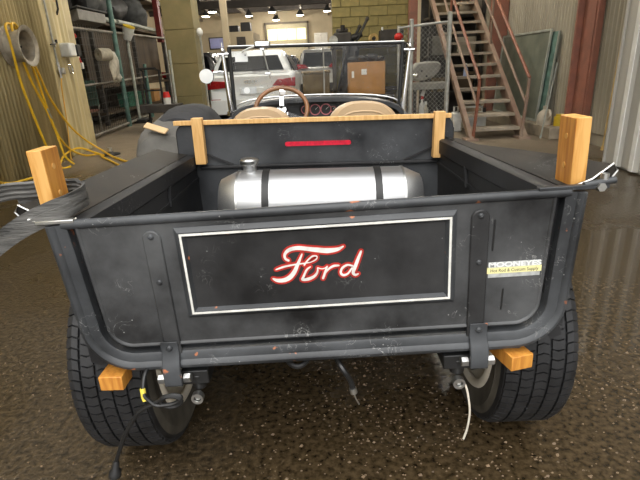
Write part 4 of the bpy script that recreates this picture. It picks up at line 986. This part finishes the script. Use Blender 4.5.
# stuff on the low shelf
for k, (y, c, lab) in enumerate(((11.45, 'greenbin', 'green plastic bin on the low cage shelf behind the lamp post'), (12.15, 'greenbin', 'green plastic bin on the low cage shelf, right of its twin'), (13.4, 'cardboard', 'small brown carton on the low cage shelf'))):
    b_ = sthing('storage_bin' if k < 2 else 'carton', lab, 'bin' if k < 2 else 'carton', (-4.85, y+.25, .285), 'bins on the low shelf')
    MB().prism([(-5.02, y+.03, .285), (-4.76, y+.03, .285), (-4.74, y, .62), (-5.04, y, .62)], (0, .48, 0)).build('body', c, b_, bevel=.01)
    MB().bx(-5.05, -4.73, y-.01, y+.50, .60, .63).build('rim', c, b_, bevel=.006)
chd = sthing('old_chair', 'dark metal chair with brown seat inside the cage', 'chair', (-4.6, 8.6, 0))
MB().bx(-4.80, -4.36, 8.4, 8.8, .40, .44).build('seat', 'redsteel', chd, bevel=.01)
MB().prism([(-4.80, 8.82, .5), (-4.36, 8.82, .5), (-4.40, 8.90, .98), (-4.76, 8.90, .98)], (0, .025, .0)).build('backrest', 'teal', chd, bevel=.01)
for xx in (-4.78, -4.38):
    for yy in (8.42, 8.78): MB().cyl((xx, yy, 0), (xx, yy, .40), .014, n=8).build('leg', 'galv', chd)
    MB().cyl((xx, 8.79, .42), (xx*.995, 8.84, .52), .012, n=8).build('back_post', 'galv', chd)
# trolley and clutter by the column
tr_ = sthing('hand_trolley', 'black frame hand trolley beside the concrete column', 'trolley', (-3.05, 8.6, 0))
for xx in (-3.28, -2.98): MB().tube([(xx, 8.5, .1), (xx, 8.5, 1.1), (xx-.02, 8.35, 1.14)], .02, 8).build('side_tube', 'dark', tr_)
MB().cyl((-3.28, 8.36, 1.14), (-3.0, 8.36, 1.14), .02, n=8).build('handle', 'dark', tr_)
for z in (.4, .75): MB().cyl((-3.28, 8.5, z), (-2.98, 8.5, z), .015, n=8).build('rung', 'dark', tr_)
MB().bx(-3.32, -2.62, 8.15, 8.55, .36, .50).build('tray', 'mdark', tr_, bevel=.01)
for xx in (-3.3, -2.96): MB().cyl((xx-.02, 8.5, .11), (xx+.02, 8.5, .11), .11, n=20).build('wheel', 'dark', tr_)
pp_ = sthing('white_pole', 'pale wooden pole leaning on the concrete column', 'pole', (-2.75, 8.4, .5))
MB().cyl((-2.72, 8.45, .51), (-2.76, 8.62, 1.45), .022, n=10).build('shaft', 'boardedge', pp_)
MB().cyl((-2.72, 8.44, .505), (-2.723, 8.46, .60), .026, n=10).build('ferrule', 'galv', pp_)
rc_ = sthing('red_canister', 'small red and white canister on the trolley tray', 'canister', (-2.84, 8.3, .50))
MB().cyl((-2.84, 8.3, .50), (-2.84, 8.3, .62), .07, n=18).build('can', 'white', rc_); MB().cyl((-2.84, 8.3, .62), (-2.84, 8.3, .72), .072, .05, n=18).build('cap', 'red', rc_)
ls = sthing('light_stand', 'slim stand with a small white lamp head right of the column', 'stand', (-2.2, 8.9, 0))
MB().cyl((-2.21, 8.9, 0), (-2.21, 8.9, 1.70), .02, n=8).build('stem', 'galv', ls); MB().ball((-2.21, 8.9, 1.75), .06, (1, 1, 1.3), 14, 8).build('head', 'paper', ls)
MB().lathe([(0, 0), (.16, 0), (.15, .02), (0, .03)], (-2.21, 8.9, 0), (0, 0, 1), 20).build('base', 'dark', ls)

# ---- cars
def make_car(name, label, cat, x, y, wid, H, L, paint, zg=0., detail=True, tailz=.72):
    """estate car seen from behind; rear face at y"""
    t = sthing(name, label, cat, (x, y+L/2, zg)); hw = wid/2; rings = []
    def sec(yy, hw_, z0, z1, r=.10):
        o = []
        for cx_, cz, a0 in ((hw_-r, z0+r, -PI/2), (hw_-r, z1-r, 0), (-hw_+r, z1-r, PI/2), (-hw_+r, z0+r, PI)):
            for k in range(5): a = a0+PI/2*k/4; o.append(Vector((x+cx_+r*math.cos(a), yy, zg+cz+r*math.sin(a))))
        return o
    b = MB(); b.loft([sec(y+.03, hw*.86, .34, .78), sec(y, hw*.93, .30, .90), sec(y+.10, hw, .26, .98), sec(y+.6, hw, .22, 1.0), sec(y+L*.55, hw, .22, .98), sec(y+L*.75, hw, .22, .94), sec(y+L*.97, hw*.95, .25, .75), sec(y+L, hw*.8, .3, .62)]); b.build('body', paint, t)
    g = MB(); gh = []
    for yy, kb, kt, zt in ((y+.06, .90, .74, .99), (y+.20, .91, .72, H-.14), (y+.36, .92, .71, H-.03), (y+.8, .93, .70, H), (y+L*.45, .93, .70, H-.01), (y+L*.55, .93, .70, H-.06), (y+L*.72, .92, .80, 1.0)):
        gh.append([Vector((x+hw*k_, yy, zg+z_)) for k_, z_ in ((.90*0+kb, .94), ((kb+kt)/2+.02, (.94+zt)/2), (kt, zt-.04), (kt-.06, zt), (-kt+.06, zt), (-kt, zt-.04), (-(kb+kt)/2-.02, (.94+zt)/2), (-kb, .94))])
    g.loft(gh); g.build('roof', paint, t, bevel=.02)
    z0, z1 = 1.01, H-.13; ya, yb = y+.055, y+.205
    w = MB(); w.prism([(x-hw*.76, ya, zg+z0), (x+hw*.76, ya, zg+z0), (x+hw*.63, yb-.015, zg+z1), (x-hw*.63, yb-.015, zg+z1)], (0, .03, 0)); w.build('rear_window', 'carglass', t, bevel=.008)
    for s in (-1, 1):
        MB().prism([(x+s*hw*.945, y+.5, zg+1.0), (x+s*hw*.955, y+L*.6, zg+1.0), (x+s*hw*.78, y+L*.5, zg+H-.12), (x+s*hw*.78, y+.62, zg+H-.12)], (s*.02, 0, 0)).build('side_window', 'carglass', t)
        lm = MB(); lm.prism([(x+s*hw*.48, y-.03, zg+tailz-.02), (x+s*hw*1.0, y+.0, zg+tailz-.05), (x+s*hw*1.005, y+.01, zg+tailz+.13), (x+s*hw*.60, y-.025, zg+tailz+.10)], (0, .12, 0)); lm.build('tail_light', 'tail', t, bevel=.008)
        if detail: MB().bx(x+s*hw*.84-.1, x+s*hw*.84+.1, y-.01, y+.02, zg+.43, zg+.47).build('reflector', 'tail', t, bevel=.004)
        for yy in (y+.85, y+L-.85): MB().lathe([(0, -.1), (.20, -.1), (.32, -.09), (.335, -.06), (.335, .06), (.32, .09), (.20, .1), (0, .1)], (x+s*(hw-.11), yy, zg+.335), (1, 0, 0), 28).build('wheel', 'rubber', t)
    MB().bx(x-hw*.97, x+hw*.97, y-.02, y+.5, zg+.15, zg+.46).build('bumper', paint if detail else 'dark', t, bevel=.02)
    if detail:
        lp = MB().bx(x-.26, x+.26, y-.012, y+.01, zg+.56, zg+.68).build('plate_recess', paint, t, bevel=.02)
        for k in range(4): MB().lathe([(.034, -.004), (.042, -.004), (.042, .004), (.034, .004)], (x-.105+.07*k, y-.0, zg+.80), (0, -1, 0), 24, close=True).build('badge_ring', 'chrome', t)
        MB().bx(x+.05*0-.006, x+.006, y+.0, y+.01, zg+1.03, zg+1.05).build('camera_dot', 'dark', t)
        MB().bar((x+.05, y+.03, zg+1.02), (x+.42, y+.05, zg+1.05), .02, .03).build('rear_wiper', 'dark', t)
    return t
make_car('estate_car', 'white estate car with four ring badge parked beyond the windscreen', 'car', -1.40, 9.5, 1.84, 1.43, 4.5, 'carwhite')
make_car('parked_car', 'dark parked car between the concrete column and the white estate', 'car', -4.1, 15.2, 1.8, 1.62, 4.4, 'cardark', detail=False, tailz=.95)
make_car('parked_car', 'silver parked van with red tail light left of the block wall', 'car', .02, 17.0, 1.5, 1.62, 4.4, 'silver', detail=False, tailz=1.0)
make_car('parked_car', 'dark car far back in the hall, centre of the windscreen', 'car', -1.65, 22.0, 1.8, 1.55, 4.2, 'cardark', detail=False, tailz=.95)
cb_ = sthing('covered_crate', 'olive brown covered crate behind the white estate car', 'crate', (-.15, 12.6, 0))
MB().bx(-.40, .30, 12.0, 13.2, 0, .90).build('cover', 'tarp', cb_, bevel=.05); MB().bx(-.43, .33, 11.96, 13.24, .86, .92).build('lid', 'tarp', cb_, bevel=.02)
# ---- office box, post, cabinet in the depth of the hall
of = sthing('office_cabin', 'white office cabin with lilac window in the back of the hall', 'cabin', (-4.4, 25.5, 0))
MB().bx(-5.75, -3.05, 24.0, 27.0, 0, 2.75).build('shell', 'interior', of, bevel=.02)
MB().bx(-5.15, -4.40, 23.97, 24.01, 2.05, 2.50).build('window', 'bluewin', of, bevel=.008); MB().bx(-5.20, -4.35, 23.98, 24.02, 2.00, 2.55).build('window_frame', 'mdark', of, bevel=.008)
MB().bx(-3.85, -3.42, 23.97, 24.02, 2.04, 2.52).build('vent_panel', 'mdark', of, bevel=.008)
for x0, h_ in ((-4.0, .30), (-3.4, .42)):
    MB().bx(x0-.25, x0+.22, 24.3, 24.9, 2.755, 2.755+h_).build('dark_box', 'dark', label='%s dark box on top of the office cabin' % ('shorter' if h_ < .35 else 'taller'), cat='box', group='boxes on the cabin roof', bevel=.03)
MB().bx(-2.98, -2.78, 15.5, 15.7, 0, 5.0).build('trim_6', 'interior', kind='structure', bevel=.01)
cbn = sthing('metal_cabinet', 'pale grey metal cabinet right of the bright garage door', 'cabinet', (.3, 38.3, 0))
MB().bx(-.17, .85, 38, 38.6, 0, 3.35).build('body', 'siding2', cbn, bevel=.02)
for x0 in (-.14, .36): MB().bx(x0, x0+.47, 37.97, 38.0, .1, 3.28).build('cabinet_door', 'siding2', cbn, bevel=.015)
# ---- hall lamps; the nearer rows are unseen, added to brighten the hall
LAMPS = [(-2.73, 28.1), (.02, 29.2), (-4.49, 34.5), (-2.77, 32.8), (-1.07, 35.6), (-2.98, 38.4), (-6.28, 31.1), (-6.39, 27.9), (.78, 33.8), (-7.2, 33.5), (-2.7, 21.5), (.3, 21.5), (-1.7, 14.5), (4.2, 15.5), (.6, 11.6), (-1.9, 6.8), (1.6, 6.8), (-.9, 9.4)]
LAMP_SAY = ['', 'bright hall lamp right of the door, close to the dark cross beam', 'small hall lamp above the cabin roof boxes', 'hall lamp just above the left half of the bright door', 'hall lamp above the right half of the bright door',
            'smallest and lowest hall lamp, right over the bright door', 'hall lamp left of the thin cream post, the lower one', 'large hall lamp left of the thin cream post, the upper one', 'hall lamp by the left edge of the block wall', 'hall lamp close beside the concrete column edge',
            ]+['added fill lamp out of view overhead, %s' % w for w in ('second row left', 'second row right', 'first row left', 'first row right', 'over the parked white estate', 'left one before the hall', 'right one before the stairs', 'before the block wall')]
lamp0 = None
for k, (x, y) in enumerate(LAMPS):
    if lamp0 is None:
        lamp0 = sthing('ceiling_lamp', 'large bright hall lamp left of centre, above the door top edge', 'lamp', (x, y, 4.4), 'high bay lamps in the hall')
        MB().lathe([(.02, .42), (.10, .30), (.22, .12), (.27, 0), (.25, 0), (.20, .10), (.02, .28)], (x, y, 4.40), (0, 0, 1), 20, close=True).build('shade', 'dark', lamp0)
        MB().lathe([(0, 0), (.235, 0), (.245, .03), (0, .03)], (x, y, 4.37), (0, 0, 1), 20).build('diffuser', 'lamp', lamp0)
        MB().cyl((x, y, 4.80), (x, y, 4.70), .015, n=8).build('stem', 'dark', lamp0)
        ld = bpy.data.lights.new('lamp_light', 'POINT'); ld.energy = 240; ld.color = (1, .94, .84); ld.shadow_soft_size = .25
        lo_ = bpy.data.objects.new('lamp_light', ld); COL.objects.link(lo_); lo_.parent = lamp0; lo_.location = (0, 0, -.12)
    else:
        l_ = copy_tree(lamp0); l_.location = SET @ Vector((x, y, 4.4)); l_['label'] = LAMP_SAY[k]
# the nearer rows above are added fill light, out of view
# ---- shelf with engine parts, cardboard box and clutter by the block wall
bn = sthing('work_bench', 'steel bench with engine parts against the painted block wall', 'bench', (.95, 9.9, 0))
MB().bx(.30, 1.98, 9.4, 10.28, 1.36, 1.42).build('top', 'mdark', bn, bevel=.006)
for x0 in (.36, 1.92):
    for y0 in (9.46, 10.22): MB().bx(x0-.03, x0+.03, y0-.03, y0+.03, 0, 1.36).build('leg', 'mdark', bn)
MB().bx(.33, 1.95, 9.43, 10.25, .5, .54).build('lower_shelf', 'mdark', bn)
en = sthing('engine_block', 'dark greasy engine block lying on the bench', 'engine', (.62, 9.75, 1.42))
MB().bx(.36, .72, 9.55, 9.95, 1.42, 1.66).bx(.42, .66, 9.6, 9.9, 1.66, 1.74).build('block', 'mdark', en, bevel=.03)
MB().cyl((.55, 9.62, 1.70), (.55, 9.62, 1.80), .045, n=14).build('filler', 'dark', en)
MB().cyl((.72, 9.7, 1.55), (.95, 9.72, 1.62), .07, .05, n=16).build('bellhousing', 'dark', en)
MB().cyl((.35, 9.54, 1.52), (.35, 9.50, 1.52), .09, n=18).build('pulley', 'galv', en)
for k, (xa, xb, z, lab) in enumerate(((.86, 1.06, 1.90, 'long dark lever arm sticking up from the bench, right one'), (.78, .90, 1.76, 'dark lever arm sticking up from the bench, left one'))):
    a = sthing('lever_arm', lab, 'lever', (xa, 9.65, 1.42), 'levers on the bench')
    MB().bar((xa-.05, 9.7, 1.44), (xb, 9.66, z), .05, .05).build('arm', 'dark', a, bevel=.01); MB().ball((xb, 9.66, z), .04, n=12, m=8).build('knob', 'mdark', a)
bk = sthing('belt_pulley', 'brass coloured pulley on the bench', 'pulley', (1.18, 9.65, 1.42))
MB().lathe([(.05, -.03), (.10, -.03), (.085, 0), (.10, .03), (.05, .03)], (1.18, 9.65, 1.52), (.3, -1, 0), 24, close=True).build('rim', 'yellowwood', bk); MB().cyl((1.17, 9.69, 1.52), (1.19, 9.60, 1.52), .03, n=12).build('boss', 'mdark', bk)
dc = sthing('dark_canister', 'dark square tank on the right end of the bench', 'canister', (1.55, 9.75, 1.42))
MB().bx(1.32, 1.80, 9.6, 9.9, 1.42, 1.68).build('body', 'mdark', dc, bevel=.02); MB().cyl((1.36, 9.62, 1.66), (1.36, 9.62, 1.73), .02, n=10).build('cap', 'paper', dc)
cbx = sthing('cardboard_box', 'brown cardboard box heaped with black parts behind the windscreen', 'box', (.95, 8.8, 0))
MB().bx(.60, 1.28, 8.55, 9.15, .48, 1.075).build('carton', 'cardboard', cbx, bevel=.008)
MB().bx(.83, .93, 8.543, 8.552, .85, .95).build('label', 'paper', cbx); MB().bx(.645, .69, 8.543, 8.552, .80, .92).build('label', 'paper', cbx)
pal = sthing('pallet_table', 'dark low table carrying the cardboard box', 'table', (.95, 8.85, 0))
MB().bx(.45, 1.45, 8.5, 9.25, .42, .48).build('top', 'mdark', pal, bevel=.006)
for x0 in (.5, 1.4):
    for y0 in (8.55, 9.2): MB().bx(x0-.03, x0+.03, y0-.03, y0+.03, 0, .42).build('leg', 'mdark', pal)
for k, (x, y, z, r, s_) in enumerate(((.70, 8.75, 1.13, .09, (1.3, .8, .7)), (.88, 8.72, 1.15, .10, (1.1, .9, .8)), (1.05, 8.78, 1.16, .10, (1.4, .9, .7)), (1.2, 8.75, 1.13, .08, (1., 1., .8)))):
    lump('black_part', 'black car part heaped on the cardboard box, %s' % ('leftmost of four', 'second from the left', 'third from the left', 'rightmost of four')[k], (x, y, z), r, s_, 'dark', 'car part', 'parts in the cardboard box', .035)
tp = sthing('grey_tarp', 'dark grey tarp draped from the bench left of the cardboard box', 'tarp', (.45, 9.2, 0))
tm_ = MB(); rows = []
for k in range(10):
    f = k/9; rows.append([Vector((.52+u*.36-f*.16+.03*math.sin(9*u+k*.7), 9.36-.28*f+.05*math.sin(u*14+k), 1.44-1.36*f)) for u in [q/10 for q in range(11)]])
tm_.loft(rows, closed=False, cap=False); o = tm_.build('sheet', 'cloth', tp); s_ = o.modifiers.new('thick', 'SOLIDIFY'); s_.thickness = .012
# red steel post at the wall end
MB().bx(1.97, 2.14, 9.95, 10.12, 0, 5.2).build('trim_7', 'redsteel', kind='structure', bevel=.006)
# ---- chain link fence with galvanised posts
cf = sthing('chain_link_fence', 'chain link fence panel with galvanised posts standing in front of the staircase', 'fence', (1.35, 5.2, 0))
for x, y, zt, r, lab in ((1.605, 5.2, 1.57, .028, None), (1.15, 5.2, 1.51, .026, None)):
    MB().cyl((x, y, 0), (x, y, zt), r, n=14).build('post', 'galv', cf); MB().ball((x, y, zt), r*1.02, (1, 1, .5), 12, 6).build('post_cap', 'galv', cf)
MB().cyl((1.0, 5.2, 1.43), (1.60, 5.2, 1.475), .014, n=10).build('top_rail', 'galv', cf)
MB().cyl((1.0, 5.2, .12), (1.60, 5.2, .12), .012, n=10).build('bottom_rail', 'galv', cf)
lk = MB(); p_ = .055; x0, x1, z0, z1 = 1.02, 1.585, .13, 1.44
k = -int((z1-z0)/p_)-1
while x0+k*p_ < x1:
    for s in (1, -1):
        a = x0+k*p_; xs_ = max(a, x0); xe = min(a+(z1-z0), x1)
        if xe-xs_ > .02:
            za, zb_ = (z0+(xs_-a), z0+(xe-a)); 
            if s < 0: za, zb_ = z1-(xs_-a), z1-(xe-a)
            lk.bar((xs_, 5.2+.002*s, za), (xe, 5.2+.002*s, zb_), .002, .002)
    k += 1
lk.build('chain_link', 'galv', cf, kind='stuff')
gp = sthing('thin_post', 'thin galvanised rod with a red plastic cap behind the windscreen', 'post', (1.62, 9.0, 0))
MB().cyl((1.60, 9.0, 0), (1.60, 9.0, 1.70), .03, n=12).build('rod', 'galv', gp); MB().ball((1.59, 8.96, 1.50), .085, (1, 1, .85), 16, 10).build('cap', 'red', gp)
# ---- grey machine on its stand with bottles below
mc = sthing('bench_machine', 'rounded grey grinding machine on a steel stand behind the fence', 'machine', (1.7, 7.0, 0))
hs_ = [(1.44, .80), (1.47, .93), (1.56, 1.02), (1.72, 1.035), (1.88, 1.03), (1.93, .98), (1.90, .88), (1.82, .80), (1.66, .755), (1.52, .755)]
MB().prism([(x, 6.86, z) for x, z in hs_], (0, .30, 0)).build('housing', 'machine', mc, bevel=.03)
for xx, zz in ((1.62, .90), (1.70, .82)): MB().cyl((xx, 6.87, zz), (xx, 6.84, zz), .014, n=10).build('bolt', 'dark', mc)
MB().bx(1.37, 2.05, 6.78, 7.25, .62, .72).build('table', 'machine', mc, bevel=.01)
for x0 in (1.42, 1.52, 1.84, 2.0): MB().bx(x0-.025, x0+.025, 6.82, 6.87, 0, .62).build('leg', 'mdark', mc)
MB().bx(1.40, 2.02, 6.85, 7.2, .17, .21).build('shelf', 'mdark', mc)
MB().cyl((1.40, 6.80, .85), (1.50, 6.78, .85), .018, n=10).cyl((1.36, 6.80, .79), (1.48, 6.78, .79), .014, n=10).build('clamp_screw', 'chrome', mc)
MB().ball((1.52, 6.78, .84), .04, n=12, m=8).build('clamp_knob', 'chrome', mc)
for k, (x, zt, mm, cc, lab) in enumerate(((1.66, .47, 'white', 'red', 'white spray bottle with red trigger under the grey machine'), (1.72, .38, 'film', 'white', 'pale squat bottle under the grey machine'), (1.88, .36, 'galv', 'chrome', 'small metal can under the grey machine'))):
    b_ = sthing('bottle', lab, 'bottle', (x, 6.95, .21), 'bottles under the machine')
    MB().lathe([(0, 0), (.045, 0), (.045, (zt-.21)*.6), (.018, (zt-.21)*.85), (.018, zt-.21), (0, zt-.21)], (x, 6.95, .21), (0, 0, 1), 18).build('bottle_body', mm, b_)
    MB().cyl((x, 6.95, zt), (x, 6.95, zt+.05), .022, n=12).build('cap', cc, b_)
    if k == 0: MB().bar((x, 6.95, zt+.05), (x+.03, 6.93, zt+.16), .03, .05).build('trigger', 'white', b_)
# ---- steel stairs
stair = sthing('steel_staircase', 'dusty steel staircase with red brown rails climbing away at the right', 'staircase', (2.42, 5.6, 0))
XL, XR, Y0 = 2.06, 2.74, 5.56; SL = .165/.22
YT = 10.2
for s, xx in ((-1, XL), (1, XR)):
    sg = MB(); sg.prism([(xx-.012, Y0-.10, 0), (xx-.012, Y0+.16, 0), (xx-.012, YT, (YT-Y0-.16)*SL), (xx-.012, YT, (YT-Y0+.10)*SL+.02)], (.024, 0, 0)); sgo = sg.build('stringer', 'stairside', stair, bevel=.003)
    MB().bar((xx+s*.02, Y0-.10, .02), (xx+s*.02, YT, (YT-Y0+.10)*SL+.02), .06, .012).build('stringer_flange', 'stairside', sgo)
tme = None
for k in range(20):
    yy = Y0+.06+.22*k; zz = .145+.165*k
    o = MB().bx(XL+.012, XR-.012, yy-.02, yy+.235, zz-.008, zz).bx(XL+.012, XR-.012, yy-.02, yy-.012, zz-.038, zz-.008).build('tread', 'tread', stair, bevel=.002)
def rail_run(pts, r, m, nm): MB().tube(pts, r, 10).build(nm, m, stair)
for s, xx, m in ((-1, XL+.035, 'stairrail'), (1, XR+.0, 'stairside')):
    rail_run([(xx-.03, Y0-.04, 0), (xx, Y0-.05, .47), (xx+.01, Y0-.05, .78)], .021, m, 'newel_post')
    rail_run([(xx+.01, Y0-.05, .78), (xx+.01, YT, .78+(YT-Y0+.05)*SL)], .021, 'stairrail', 'hand_rail')
    rail_run([(xx, Y0-.05, .45), (xx, YT, .45+(YT-Y0+.05)*SL)], .018, 'stairside', 'mid_rail')
    for yy in (7.1, 8.7): rail_run([(xx, yy, (yy-Y0)*SL), (xx+.01, yy, (yy-Y0)*SL+.80)], .018, m, 'rail_post')
MB().bx(XL-.10, XL+.06, Y0-.12, Y0+.10, 0, .03).build('foot_plate', 'stairside', stair); MB().bx(XR-.08, XR+.08, Y0-.12, Y0+.10, 0, .03).build('foot_plate', 'stairside', stair)
# panel leaning on the wall
pn = sthing('framed_board', 'large framed grey green panel leaning on the right corrugated wall', 'panel', (3.15, 6.95, .15))
tilt = lambda y, z: (3.12+.09*(z-.15)/1.2, y, z)
MB().prism([tilt(6.05, .155), tilt(7.8, .155), tilt(7.8, 1.36), tilt(6.05, 1.36)], (.02, 0, 0)).build('sheet', 'board', pn)
for a, b in (((6.04, 1.365), (7.82, 1.365)), ((6.04, .16), (6.04, 1.37)), ((7.81, .16), (7.81, 1.37)), ((6.04, .165), (7.82, .165))): MB().bar(tilt(*a), tilt(*b), .03, .03).build('frame_bar', 'boardedge', pn, bevel=.003)
p2 = sthing('glass_sheet', 'blue grey sheet edge leaning behind the framed panel', 'sheet', (3.2, 5.9, .15))
MB().prism([(3.15, 5.86, .155), (3.15, 6.2, .155), (3.235, 6.2, 1.34), (3.235, 5.86, 1.34)], (.02, 0, 0)).build('pane', 'teal', p2, bevel=.003); MB().bar((3.15, 5.86, .16), (3.235, 5.86, 1.34), .02, .02).build('edge', 'boardedge', p2)
# jugs
jg = sthing('plastic_jug', 'milky plastic jug on the curb below the leaning panel', 'jug', (3.07, 5.62, .15))
MB().lathe([(0, 0), (.085, 0), (.095, .02), (.095, .12), (.07, .17), (.03, .205), (.028, .23), (0, .23)], (3.07, 5.66, .15), (0, 0, 1), 22).build('jug_body', 'jug', jg)
MB().tube(smoothpath([(3.07, 5.60, .35), (3.07, 5.53, .35), (3.07, 5.50, .29), (3.07, 5.56, .23)], 6), .014, 8).build('handle', 'jug', jg)
MB().cyl((3.07, 5.66, .37), (3.07, 5.66, .40), .032, n=14).build('cap', 'jug', jg)
yc = sthing('yellow_can', 'yellow can standing behind the milky jug on the curb', 'can', (3.19, 5.55, .15))
MB().cyl((3.2, 5.50, .15), (3.2, 5.50, .27), .07, n=18).build('can_body', 'yellow', yc); MB().cyl((3.2, 5.50, .27), (3.2, 5.50, .30), .05, n=18).build('lid', 'yellow', yc)
# jerrycans behind the stairs
for k, (x0, x1, y, zt, lab) in enumerate(((2.03, 2.17, 6.5, .37, 'white jerrycan left of the stair stringer'), (2.28, 2.62, 6.75, .33, 'wide white tub under the stair treads'))):
    j_ = sthing('jerrycan' if k == 0 else 'plastic_tub', lab, 'container', ((x0+x1)/2, y, 0), 'white containers under the stairs')
    MB().bx(x0, x1, y-.1, y+.1, 0, zt-.08).build('container_body', 'white', j_, bevel=.03)
    MB().tube([(x0+.03, y, zt-.10), (x0+.03, y, zt), (x1-.05, y, zt), (x1-.05, y, zt-.10)], .016, 8).build('handle', 'white', j_)
    MB().cyl((x1-.03, y-.05, zt-.09), (x1-.03, y-.05, zt-.01), .025, n=12).build('cap', 'dark', j_)
bb = sthing('clear_bottle', 'blue tinted bottle standing on a stair tread', 'bottle', (2.17, 6.42, .805))
MB().lathe([(0, 0), (.032, 0), (.034, .02), (.030, .10), (.012, .14), (.012, .16), (0, .16)], (2.175, 6.40, .806), (0, 0, 1), 18).build('bottle_body', 'blueclear', bb); MB().cyl((2.175, 6.40, .965), (2.175, 6.40, .985), .014, n=10).build('cap', 'white', bb)
# boards leaning at the red column
for k, (y, m, zt, lab) in enumerate(((5.45, 'boardedge', .95, 'pale thin strip leaning left of the red steel column'), (4.42, 'yellowwood', 2.6, 'tall yellow batten leaning right of the red steel column'))):
    b_ = sthing('leaning_batten', lab, 'batten', (3.0, y, 0), 'battens by the red column')
    MB().bar((2.95, y, .02) if k == 0 else (3.20, y, .02), (3.05, y-.02, zt) if k == 0 else (3.25, y-.02, zt), .03, .012).build('strip', m, b_, bevel=.002)
    MB().bar((2.945, y, .0) if k == 0 else (3.197, y, .0), (2.955, y, .05) if k == 0 else (3.203, y, .05), .032, .016).build('end_cap', m, b_)
# clutter beyond the stairs: dark shelving wall
sw_ = sthing('rear_racking', 'dark racking full of clutter behind the staircase', 'racking', (2.9, 9.4, 0))
for z in (.4, 1.1, 1.8): MB().bx(2.2, 3.25, 9.0, 9.6, z, z+.04).build('rack_shelf', 'mdark', sw_)
for xx in (2.22, 3.22): MB().bx(xx-.03, xx+.03, 9.0, 9.06, 0, 2.2).build('upright', 'mdark', sw_)
MB().bx(2.15, 3.28, 9.62, 9.66, 0, 2.6).build('rear_sheet', 'mdark', sw_)
rr = random.Random(3)
for k, z in enumerate((.44, .44, 1.14, 1.14, 1.84, 1.84)):
    x = 2.45+.5*(k % 2); h = .3+.1*rr.random()
    c_ = sthing('rack_box', '%s box on the %s shelf of the racking behind the stairs' % (('left', 'right')[k % 2], ('low', 'middle', 'upper')[k//2]), 'box', (x, 9.2, z), 'boxes on the racking')
    MB().bx(x-.18, x+.18, 9.08, 9.5, z, z+h).build('carton', ('tarp', 'ply', 'machine', 'siding', 'tarp', 'concrete')[k], c_, bevel=.02); MB().bx(x-.19, x+.19, 9.07, 9.51, z+h-.05, z+h+.01).build('lid', ('mdark', 'ply', 'machine')[k % 3], c_, bevel=.01)
# ---- grit on the wet floor
gr = MB(); rg = random.Random(11)
for k in range(7000):
    x, y = rg.uniform(-1.4, 1.5), rg.uniform(-.7, .6); r = rg.uniform(.0012, .0035)*(1.6 if rg.random() < .08 else 1)
    if noise.noise(Vector((x*1.7, y*1.7, 3))) < rg.uniform(-.3, .25): continue
    a = rg.random()*6
    gr.add([(x+r*1.3*math.cos(a+t), y+r*math.sin(a+t), 0) for t in (0, 1.6, 3.1, 4.7)]+[(x+r*.3, y, r*1.1)], [(0, 1, 4), (1, 2, 4), (2, 3, 4), (3, 0, 4)])
gr.build('grit', mat('pale_grit', (.17, .115, .065), .6, var=.5, scale=30), smooth=False, label='pale grit scattered over the wet brown floor behind the truck', cat='grit', kind='stuff')
